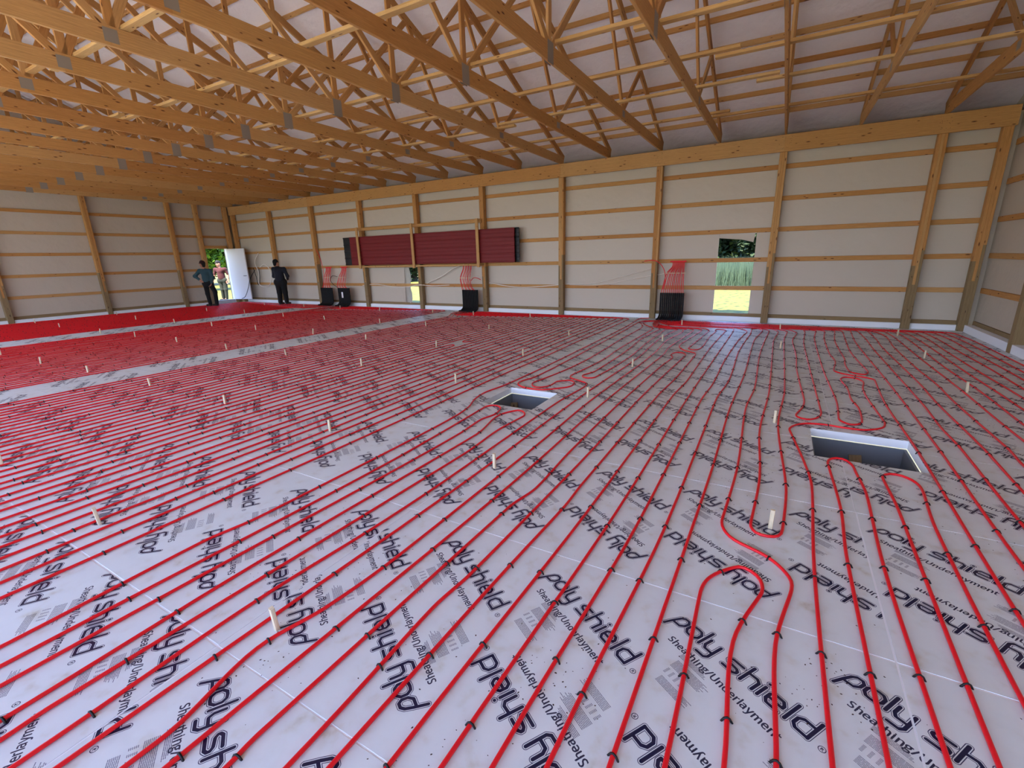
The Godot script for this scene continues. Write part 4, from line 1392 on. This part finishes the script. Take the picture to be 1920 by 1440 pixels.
const STAKES := [[0, 0, -0.27, 0.99], [0, 1, -0.30, 3.07], [0, 2, -0.31, 4.96], [1, 0, -2.11, 0.91], [1, 1, -2.09, 2.99], [1, 3, -2.11, 6.88], [1, 4, -2.10, 8.82], [2, 0, -3.99, 0.95], [2, 1, -3.96, 3.01], [2, 2, -3.90, 5.22], [2, 3, -3.95, 6.86], [2, 4, -3.94, 8.87], [2, 5, -3.95, 10.66], [3, 1, -5.76, 3.12], [3, 2, -5.69, 5.17], [3, 3, -5.71, 6.96], [3, 4, -5.75, 8.90], [3, 5, -5.73, 10.66], [4, 0, -7.83, 0.80], [4, 1, -7.70, 3.02], [4, 2, -7.53, 5.09], [4, 3, -7.62, 6.78], [4, 4, -7.55, 8.87], [4, 5, -7.59, 10.65], [5, 0, -9.52, 0.97], [5, 1, -9.45, 3.08], [5, 2, -9.34, 5.07], [5, 3, -9.46, 6.77], [5, 4, -9.34, 8.85], [6, 0, -11.08, 0.82], [6, 1, -10.96, 3.07], [6, 2, -11.14, 4.93], [6, 3, -11.07, 6.87], [6, 4, -11.20, 8.88], [7, 0, -13.08, 0.98], [7, 1, -13.01, 3.11], [7, 2, -13.09, 5.04], [7, 3, -12.98, 6.82], [7, 4, -12.91, 8.94], [8, 0, -14.99, 0.89], [8, 1, -14.88, 3.07], [8, 2, -14.87, 5.11], [8, 3, -14.85, 6.81], [8, 4, -14.81, 8.97], [9, 0, -16.88, 0.88], [9, 1, -17.20, 2.85], [9, 2, -16.72, 5.12], [9, 3, -16.43, 6.89], [10, 0, -19.25, 0.84], [10, 1, -19.30, 2.92], [10, 2, -19.01, 5.12], [10, 3, -19.11, 6.84], [11, 2, -21.28, 4.74], [11, 3, -21.28, 6.74]]


func make_stakes() -> void:
	var first: Node3D = null
	var seen := {}
	for s in STAKES:
		var t: Node3D
		if first == null:
			t = base("stake")
			put("peg", board_mesh(0.20, 0.023, 0.018, 2), M.stake, t, Transform3D(Basis(Vector3.UP, Vector3.RIGHT, Vector3.FORWARD), Vector3(0, 0.02, 0)))
			first = t
		else:
			t = first.duplicate()
			t.name = numbered("stake")
			add_child(t)
		t.position = Vector3(s[2], 0, s[3])
		t.rotation = Vector3(rng.randf_range(-0.08, 0.08), rng.randf_range(-0.4, 0.4), rng.randf_range(-0.08, 0.08))
		tag(t, "pale wooden floor stake, %s row from back wall, %s from right-hand wall" % [ordinal(s[1] + 1), ordinal(s[0] + 1)], "stake", "wooden stakes in the floor")


# ---------------------------------------------------------------- people
# bones: [from, to, radius at from, radius at to]; joined by a smooth minimum and meshed as surface nets
func body_mesh(bones: Array, cell: float, k := 0.03) -> ArrayMesh:
	var lo := Vector3(9, 9, 9)
	var hi := -lo
	for b in bones:
		var m := Vector3.ONE * (maxf(b[2], b[3]) + k + cell * 2)
		lo = lo.min(b[0] - m).min(b[1] - m)
		hi = hi.max(b[0] + m).max(b[1] + m)
	var nx := int((hi.x - lo.x) / cell) + 2
	var ny := int((hi.y - lo.y) / cell) + 2
	var nz := int((hi.z - lo.z) / cell) + 2
	var f := PackedFloat32Array()
	f.resize(nx * ny * nz)
	f.fill(1.0)
	for b in bones:
		var a: Vector3 = b[0]
		var ab: Vector3 = b[1] - a
		var l2 := maxf(ab.length_squared(), 1e-8)
		var m := Vector3.ONE * (maxf(b[2], b[3]) + k + cell * 1.5)
		var p0 := (((b[0] as Vector3).min(b[1]) - m - lo) / cell).floor()
		var p1 := (((b[0] as Vector3).max(b[1]) + m - lo) / cell).ceil()
		for z in range(maxi(0, int(p0.z)), mini(nz, int(p1.z) + 1)):
			for y in range(maxi(0, int(p0.y)), mini(ny, int(p1.y) + 1)):
				for x in range(maxi(0, int(p0.x)), mini(nx, int(p1.x) + 1)):
					var p := lo + Vector3(x, y, z) * cell - a
					var t := clampf(p.dot(ab) / l2, 0.0, 1.0)
					var d := (p - ab * t).length() - lerpf(b[2], b[3], t)
					var i := (z * ny + y) * nx + x
					var e := f[i]
					var h := clampf(0.5 + 0.5 * (e - d) / k, 0.0, 1.0)
					f[i] = lerpf(e, d, h) - k * h * (1.0 - h)
	var ids := {}
	var verts := PackedVector3Array()
	var step := [1, nx, nx * ny]
	for z in nz - 1:
		for y in ny - 1:
			for x in nx - 1:
				var i := (z * ny + y) * nx + x
				var inside := 0
				for c in 8:
					if f[i + (c & 1) + ((c >> 1) & 1) * nx + (c >> 2) * nx * ny] < 0.0:
						inside += 1
				if inside == 0 or inside == 8:
					continue
				var sum := Vector3.ZERO
				var n := 0
				for c in 8:
					for ax in 3:
						if c & (1 << ax):
							continue
						var c2 := c | (1 << ax)
						var va := f[i + (c & 1) + ((c >> 1) & 1) * nx + (c >> 2) * nx * ny]
						var vb := f[i + (c2 & 1) + ((c2 >> 1) & 1) * nx + (c2 >> 2) * nx * ny]
						if (va < 0.0) != (vb < 0.0):
							var t := va / (va - vb)
							var pa := Vector3(c & 1, (c >> 1) & 1, c >> 2)
							var pb := Vector3(c2 & 1, (c2 >> 1) & 1, c2 >> 2)
							sum += pa.lerp(pb, t)
							n += 1
				ids[i] = verts.size()
				verts.append(lo + (Vector3(x, y, z) + sum / n) * cell)
	var idx := PackedInt32Array()
	for i in ids:
		for ax in 3:
			var j: int = i + step[ax]
			if (f[i] < 0.0) == (f[j] < 0.0):
				continue
			var u: int = step[(ax + 1) % 3]
			var v: int = step[(ax + 2) % 3]
			if not (ids.has(i - u) and ids.has(i - v) and ids.has(i - u - v)):
				continue
			var q := [ids[i], ids[i - u], ids[i - u - v], ids[i - v]]
			if f[i] < 0.0:
				idx.append_array([q[0], q[2], q[1], q[0], q[3], q[2]])
			else:
				idx.append_array([q[0], q[1], q[2], q[0], q[2], q[3]])
	var norms := PackedVector3Array()
	norms.resize(verts.size())
	for t in range(0, idx.size(), 3):
		var n := (verts[idx[t + 2]] - verts[idx[t]]).cross(verts[idx[t + 1]] - verts[idx[t]])
		for c in 3:
			norms[idx[t + c]] += n
	for i in norms.size():
		norms[i] = norms[i].normalized()
	var arr := []
	arr.resize(Mesh.ARRAY_MAX)
	arr[Mesh.ARRAY_VERTEX] = verts
	arr[Mesh.ARRAY_NORMAL] = norms
	arr[Mesh.ARRAY_INDEX] = idx
	var out := ArrayMesh.new()
	out.add_surface_from_arrays(Mesh.PRIMITIVE_TRIANGLES, arr)
	return out


func hand_bones(wrist: Vector3, dir: Vector3, side: Vector3, curl: float) -> Array:
	# dir runs along the fingers, side towards the thumb
	var n := dir.cross(side).normalized()
	var b := []
	for i in 4:
		var s := side * (0.027 - 0.018 * i)
		b.append([wrist + s * 0.5, wrist + dir * 0.085 + s, 0.016, 0.013])
		var l: float = [0.068, 0.076, 0.07, 0.055][i]
		var k1 := wrist + dir * 0.085 + s
		var d1 := (dir * cos(curl) + n * sin(curl)).normalized()
		var k2 := k1 + d1 * l * 0.55
		var d2 := (dir * cos(curl * 2.1) + n * sin(curl * 2.1)).normalized()
		b.append([k1, k2, 0.0095, 0.0085])
		b.append([k2, k2 + d2 * l * 0.5, 0.0085, 0.007])
	var t1 := wrist + dir * 0.028 + side * 0.024
	var t2 := t1 + (dir * 0.75 + side * 0.65).normalized() * 0.04
	b.append([t1, t2, 0.014, 0.0105])
	b.append([t2, t2 + (dir * 0.95 + side * 0.2 + n * 0.3).normalized() * 0.034, 0.0105, 0.008])
	return b


# j: joints in a frame where X is image right, Y up, Z towards the camera
func person(at: Vector3, j: Dictionary, cols: Dictionary, label: String, turn: float) -> void:
	var p := base("person", at, 0.5245)
	tag(p, label, "person")
	var face := Vector3(sin(turn), 0, cos(turn))
	var lat := Vector3(cos(turn), 0, -sin(turn))
	var h: Vector3 = j.head
	var body := [[j.hip, j.waist, 0.125, 0.115], [j.waist, j.chest, 0.115, 0.125], [j.chest, j.neck, 0.11, 0.055], [j.neck, h - Vector3(0, 0.05, 0), 0.052, 0.052]]
	body.append([h + Vector3(0, 0.035, 0) - face * 0.012, h - Vector3(0, 0.015, 0) + face * 0.006, 0.088, 0.082])
	body.append([h - Vector3(0, 0.03, 0) + face * 0.02, h - Vector3(0, 0.085, 0) + face * 0.045, 0.066, 0.042])
	var shirt := [[j.hip + Vector3(0, 0.05, 0), j.waist, 0.148, 0.14], [j.waist, j.chest, 0.14, 0.145], [j.chest + Vector3(0, 0.02, 0), j.neck - Vector3(0, 0.03, 0), 0.13, 0.068]]
	var jeans := [[j.hip + Vector3(0, 0.08, 0), j.hip - Vector3(0, 0.06, 0), 0.142, 0.13]]
	jeans.append([j.hpl - Vector3(0, 0.02, 0), j.hpr - Vector3(0, 0.02, 0), 0.125, 0.125])
	var boots := []
	var fat: float = j.get("bulk", 0.0)
	for b in shirt + jeans:
		b[2] += fat
		b[3] += fat * 0.7
	for s in ["l", "r"]:
		var sh: Vector3 = j["sh" + s]
		var el: Vector3 = j["el" + s]
		var wr: Vector3 = j["wr" + s]
		body.append([sh, el, 0.052, 0.040])
		body.append([el, wr, 0.041, 0.027])
		shirt.append([j.chest + (sh - j.chest) * 0.5 + Vector3(0, 0.02, 0), sh, 0.105, 0.072])
		shirt.append([sh, sh.lerp(el, 1.0 if j.has("long") else 0.75), 0.068, 0.058])
		if j.has("long"):
			shirt.append([el, el.lerp(wr, 0.92), 0.057, 0.042])
		var hp: Vector3 = j["hp" + s]
		var kn: Vector3 = j["kn" + s]
		var an: Vector3 = j["an" + s]
		body.append([hp, kn, 0.08, 0.055])
		body.append([kn, an, 0.052, 0.038])
		jeans.append([hp, kn, 0.098 + fat, 0.074 + fat * 0.7])
		jeans.append([kn, an + Vector3(0, 0.02, 0), 0.072 + fat * 0.7, 0.066 + fat * 0.5])
		var toe: Vector3 = an + (j.toe if j.has("toe") else face) * 0.17 + Vector3(0, -0.045, 0)
		body.append([an, toe, 0.036, 0.028])
		boots.append([an + Vector3(0, 0.06, 0), an - Vector3(0, 0.035, 0), 0.055, 0.05])
		boots.append([an - Vector3(0, 0.035, 0), toe, 0.05, 0.042])
	var skin := plain(Color(0.72, 0.50, 0.40), 0.6)
	skin.subsurf_scatter_enabled = true
	skin.subsurf_scatter_strength = 0.05
	put("body", body_mesh(body, 0.017, 0.04), skin, p)
	put("shirt", body_mesh(shirt, 0.018, 0.05), plain(cols.shirt, 0.9), p)
	put("trousers", body_mesh(jeans, 0.018, 0.035), plain(cols.jeans, 0.9), p)
	put("boots", body_mesh(boots, 0.014, 0.03), plain(cols.boots, 0.7), p)
	# face: nose, ears, eyes, mouth
	var fm := body_mesh([[h + Vector3(0, 0.0, 0) + face * 0.082, h + face * 0.106 - Vector3(0, 0.032, 0), 0.010, 0.014], [h + lat * 0.084 + Vector3(0, 0.01, 0), h + lat * 0.086 - Vector3(0, 0.03, 0), 0.014, 0.010], [h - lat * 0.084 + Vector3(0, 0.01, 0), h - lat * 0.086 - Vector3(0, 0.03, 0), 0.014, 0.010]], 0.006, 0.01)
	put("nose_and_ears", fm, skin, p)
	var eye := SphereMesh.new()
	eye.radius = 0.011
	eye.height = 0.022
	eye.radial_segments = 10
	eye.rings = 6
	for s in [-1.0, 1.0]:
		put("eye", eye, plain(Color(0.12, 0.08, 0.06), 0.3), p, Transform3D(Basis(), h + face * 0.078 + lat * 0.033 * s + Vector3(0, 0.003, 0)))
	put("mouth", body_mesh([[h + face * 0.088 - lat * 0.02 - Vector3(0, 0.068, 0), h + face * 0.088 + lat * 0.02 - Vector3(0, 0.068, 0), 0.006, 0.006]], 0.004, 0.004), plain(Color(0.5, 0.25, 0.22), 0.6), p)
	# hair at the back, cap on top
	put("hair", body_mesh([[h + Vector3(0, 0.03, 0) - face * 0.03, h - Vector3(0, 0.04, 0) - face * 0.045, 0.086, 0.062]], 0.012, 0.03), plain(cols.hair, 0.9), p)
	put("cap", body_mesh([[h + Vector3(0, 0.062, 0) - face * 0.015, h + Vector3(0, 0.075, 0) + face * 0.01, 0.092, 0.085], [h + Vector3(0, 0.055, 0) + face * 0.07 - lat * 0.045, h + Vector3(0, 0.055, 0) + face * 0.07 + lat * 0.045, 0.016, 0.016], [h + Vector3(0, 0.045, 0) + face * 0.13 - lat * 0.03, h + Vector3(0, 0.045, 0) + face * 0.13 + lat * 0.03, 0.012, 0.012]], 0.012, 0.03), plain(cols.cap, 0.9), p)
	for s in ["l", "r"]:
		var wr: Vector3 = j["wr" + s]
		var d: Vector3 = (wr - (j["el" + s] as Vector3)).normalized()
		var sd: Vector3 = face - d * face.dot(d)
		sd = sd.normalized() if sd.length() > 0.2 else Vector3.UP
		put("hand", body_mesh(hand_bones(wr, d, sd, 0.4 if s == "l" else -0.4), 0.0065, 0.008), skin, p)


func make_people() -> void:
	var v := func(x: float, y: float, z: float) -> Vector3: return Vector3(x, y, z)
	person(Vector3(-21.22, 0, 1.76), {
		"head": v.call(-0.02, 1.56, 0.0), "neck": v.call(0.0, 1.40, -0.01), "chest": v.call(0.02, 1.24, -0.02), "waist": v.call(0.025, 1.06, -0.02), "hip": v.call(0.035, 0.93, -0.02),
		"shl": v.call(-0.17, 1.33, 0.0), "ell": v.call(-0.38, 1.14, 0.02), "wrl": v.call(-0.17, 1.0, 0.10), "shr": v.call(0.19, 1.33, -0.03), "elr": v.call(0.24, 1.08, -0.06), "wrr": v.call(0.20, 0.86, 0.05),
		"hpl": v.call(-0.05, 0.88, -0.02), "knl": v.call(-0.04, 0.48, 0.0), "anl": v.call(-0.02, 0.085, -0.02), "hpr": v.call(0.12, 0.88, -0.02), "knr": v.call(0.30, 0.54, 0.06), "anr": v.call(0.22, 0.085, -0.04), "long": true,
	}, {"shirt": Color(0.20, 0.31, 0.34), "jeans": Color(0.05, 0.05, 0.06), "boots": Color(0.16, 0.11, 0.08), "hair": Color(0.10, 0.07, 0.05), "cap": Color(0.20, 0.06, 0.07)}, "person in grey-blue shirt and dark cap standing inside by the gable doorway", -1.9)
	person(Vector3(-23.95, -0.03, -0.31), {
		"head": v.call(-0.02, 1.60, 0.02), "neck": v.call(0.0, 1.44, 0.0), "chest": v.call(0.02, 1.27, 0.0), "waist": v.call(0.02, 1.08, 0.0), "hip": v.call(0.03, 0.94, 0.0),
		"shl": v.call(-0.20, 1.37, 0.0), "ell": v.call(-0.27, 1.10, 0.04), "wrl": v.call(-0.29, 0.88, 0.14), "shr": v.call(0.23, 1.37, 0.0), "elr": v.call(0.33, 1.10, -0.04), "wrr": v.call(0.29, 0.87, 0.05),
		"hpl": v.call(-0.07, 0.90, 0.0), "knl": v.call(-0.03, 0.49, 0.03), "anl": v.call(-0.06, 0.085, 0.0), "hpr": v.call(0.13, 0.90, 0.0), "knr": v.call(0.14, 0.49, 0.03), "anr": v.call(0.10, 0.085, 0.03),
	}, {"shirt": Color(0.25, 0.08, 0.10), "jeans": Color(0.13, 0.15, 0.13), "boots": Color(0.09, 0.08, 0.09), "hair": Color(0.10, 0.07, 0.05), "cap": Color(0.10, 0.10, 0.11)}, "person in a maroon shirt standing outside the open gable doorway", -0.35)
	person(Vector3(-18.74, 0, 0.38), {
		"head": v.call(-0.10, 1.535, -0.05), "neck": v.call(-0.05, 1.40, -0.03), "chest": v.call(-0.01, 1.24, 0.0), "waist": v.call(0.0, 1.05, 0.02), "hip": v.call(0.01, 0.90, 0.02),
		"shl": v.call(-0.20, 1.33, -0.02), "ell": v.call(-0.26, 1.06, -0.08), "wrl": v.call(-0.14, 0.96, -0.30), "shr": v.call(0.20, 1.32, -0.01), "elr": v.call(0.29, 1.06, -0.02), "wrr": v.call(0.18, 0.94, -0.22),
		"hpl": v.call(-0.09, 0.86, 0.02), "knl": v.call(-0.10, 0.46, 0.0), "anl": v.call(-0.11, 0.085, 0.02), "hpr": v.call(0.11, 0.86, 0.02), "knr": v.call(0.12, 0.46, 0.0), "anr": v.call(0.13, 0.085, 0.0), "long": true, "bulk": 0.022,
	}, {"shirt": Color(0.10, 0.11, 0.15), "jeans": Color(0.055, 0.05, 0.055), "boots": Color(0.12, 0.10, 0.09), "hair": Color(0.08, 0.06, 0.05), "cap": Color(0.03, 0.03, 0.035)}, "person in dark work clothes seen from behind, standing at the back wall", 2.9)


# ---------------------------------------------------------------- outside
func leaf_mesh(s: float) -> ArrayMesh:
	var st := start()
	var p := [Vector3(0, 0, 0), Vector3(s * 0.35, s * 0.06, s * 0.5), Vector3(0, 0, s), Vector3(-s * 0.35, s * 0.06, s * 0.5)]
	quad(st, p, Vector3.UP)
	return st.commit()


func tree(at: Vector3, high: float, wide: float, leaf: Material, label: String, n: int, low := 0.25) -> void:
	var t := base("tree", at)
	tag(t, label, "tree", "trees beyond the building")
	var bark := plain(Color(0.20, 0.15, 0.11), 0.9)
	put("trunk", tube_mesh(smooth([Vector3(0, -0.1, 0), Vector3(0.05, high * 0.3, 0.03), Vector3(-0.03, high * 0.75, 0)], 0.4), high * 0.03, 8), bark, t)
	for i in 6:
		var a := TAU * i / 6.0 + rng.randf()
		var y := high * rng.randf_range(0.3, 0.6)
		put("branch", tube_mesh(smooth([Vector3(0, y, 0), Vector3(cos(a) * wide * 0.3, y + high * 0.1, sin(a) * wide * 0.3), Vector3(cos(a) * wide * 0.6, y + high * 0.14, sin(a) * wide * 0.6)], 0.4), high * 0.01, 6), bark, t)
	var mm := MultiMesh.new()
	mm.transform_format = MultiMesh.TRANSFORM_3D
	mm.use_colors = true
	mm.mesh = leaf_mesh(0.26)
	mm.instance_count = n
	var lumps := []
	for i in 26:
		var d := Vector3(rng.randfn(), rng.randfn(), rng.randfn()).normalized() * pow(rng.randf(), 0.4)
		lumps.append(Vector3(d.x * wide * 0.75, high * (low + (1.0 - low) * (0.5 + d.y * 0.42)), d.z * wide * 0.75))
	for i in n:
		var c: Vector3 = lumps[rng.randi() % lumps.size()]
		var d := Vector3(rng.randfn(), rng.randfn(), rng.randfn()).normalized() * wide * 0.36 * pow(rng.randf(), 0.33)
		var b := Basis.from_euler(Vector3(rng.randf_range(-1.2, 0.6), rng.randf() * TAU, rng.randf_range(-0.6, 0.6))).scaled(Vector3.ONE * rng.randf_range(0.8, 1.6))
		mm.set_instance_transform(i, Transform3D(b, c + d))
		var g := rng.randf_range(0.65, 1.15)
		mm.set_instance_color(i, Color(g * rng.randf_range(0.9, 1.15), g, g * 0.85))
	var o := MultiMeshInstance3D.new()
	o.name = "crown"
	o.multimesh = mm
	o.material_override = leaf
	o.set_meta("kind", "stuff")
	t.add_child(o)


func make_outside() -> void:
	var dark := plain(Color(0.12, 0.20, 0.07), 0.7)
	var light := plain(Color(0.36, 0.50, 0.13), 0.7)
	for m in [dark, light]:
		m.vertex_color_use_as_albedo = true
		m.backlight_enabled = true
		m.backlight = Color(0.25, 0.3, 0.08)
	tree(Vector3(-33.5, -0.03, -4.6), 5.0, 2.0, light, "light green broadleaf tree outside the gable doorway", 14000, 0.12)
	tree(Vector3(-42.0, -0.03, -12.3), 6.5, 3.6, dark, "dark green tree behind the light one outside the gable doorway", 14000, 0.02)
	tree(Vector3(-43.0, -0.03, -8.0), 6.5, 3.6, dark, "dark green tree further left beyond the gable doorway", 14000, 0.02)
	tree(Vector3(-3.4, -0.03, -20.6), 6.5, 3.0, dark, "dark tree seen through the right part of the near wall opening", 22000, 0.02)
	tree(Vector3(-6.2, -0.03, -22.5), 6.5, 3.2, dark, "dark tree seen through the left part of the near wall opening", 22000, 0.02)
	tree(Vector3(-4.6, -0.03, -25.0), 6.5, 4.5, dark, "tall dark tree behind the two dark trees outside the near wall opening", 26000, 0.0)
	tree(Vector3(-26.5, -0.03, -16.0), 6.0, 3.6, dark, "dark tree seen through the narrow opening under the red stack", 12000, 0.02)
	tree(Vector3(-20.5, -0.03, -21.0), 8.0, 4.2, dark, "dark tree beyond the back wall, between the two wall openings", 6000, 0.06)
	# tall meadow grass behind the mown lawn
	var st := start()
	for i in 9:
		var a := TAU * i / 9.0
		var o := Vector3(cos(a) * 0.10, 0, sin(a) * 0.10)
		var lean := Vector3(cos(a * 2.3) * 0.16, 1.15 + 0.15 * sin(i * 1.7), sin(a * 1.7) * 0.16)
		var w := Vector3(-sin(a), 0, cos(a)) * 0.012
		quad(st, [o - w, o + w, o + lean * 0.6 + w * 0.8, o + lean * 0.6 - w * 0.8], w.cross(Vector3.UP))
		quad(st, [o + lean * 0.6 - w * 0.8, o + lean * 0.6 + w * 0.8, o + lean], w.cross(Vector3.UP))
	var mm := MultiMesh.new()
	mm.transform_format = MultiMesh.TRANSFORM_3D
	mm.mesh = st.commit()
	mm.instance_count = 2600
	for i in 2600:
		mm.set_instance_transform(i, Transform3D(Basis(Vector3.UP, rng.randf() * TAU).scaled(Vector3.ONE * rng.randf_range(0.75, 1.1)), Vector3(rng.randf_range(-14.0, 2.0), -0.03, rng.randf_range(-17.5, -12.2))))
	var g := MultiMeshInstance3D.new()
	g.name = "tall_grass"
	g.multimesh = mm
	var gm := plain(Color(0.24, 0.32, 0.24), 0.8)
	gm.backlight_enabled = true
	gm.backlight = Color(0.08, 0.10, 0.07)
	g.material_override = gm
	add_child(g)
	tag(g, "band of tall grey-green meadow grass behind the building", "grass", "", "stuff")
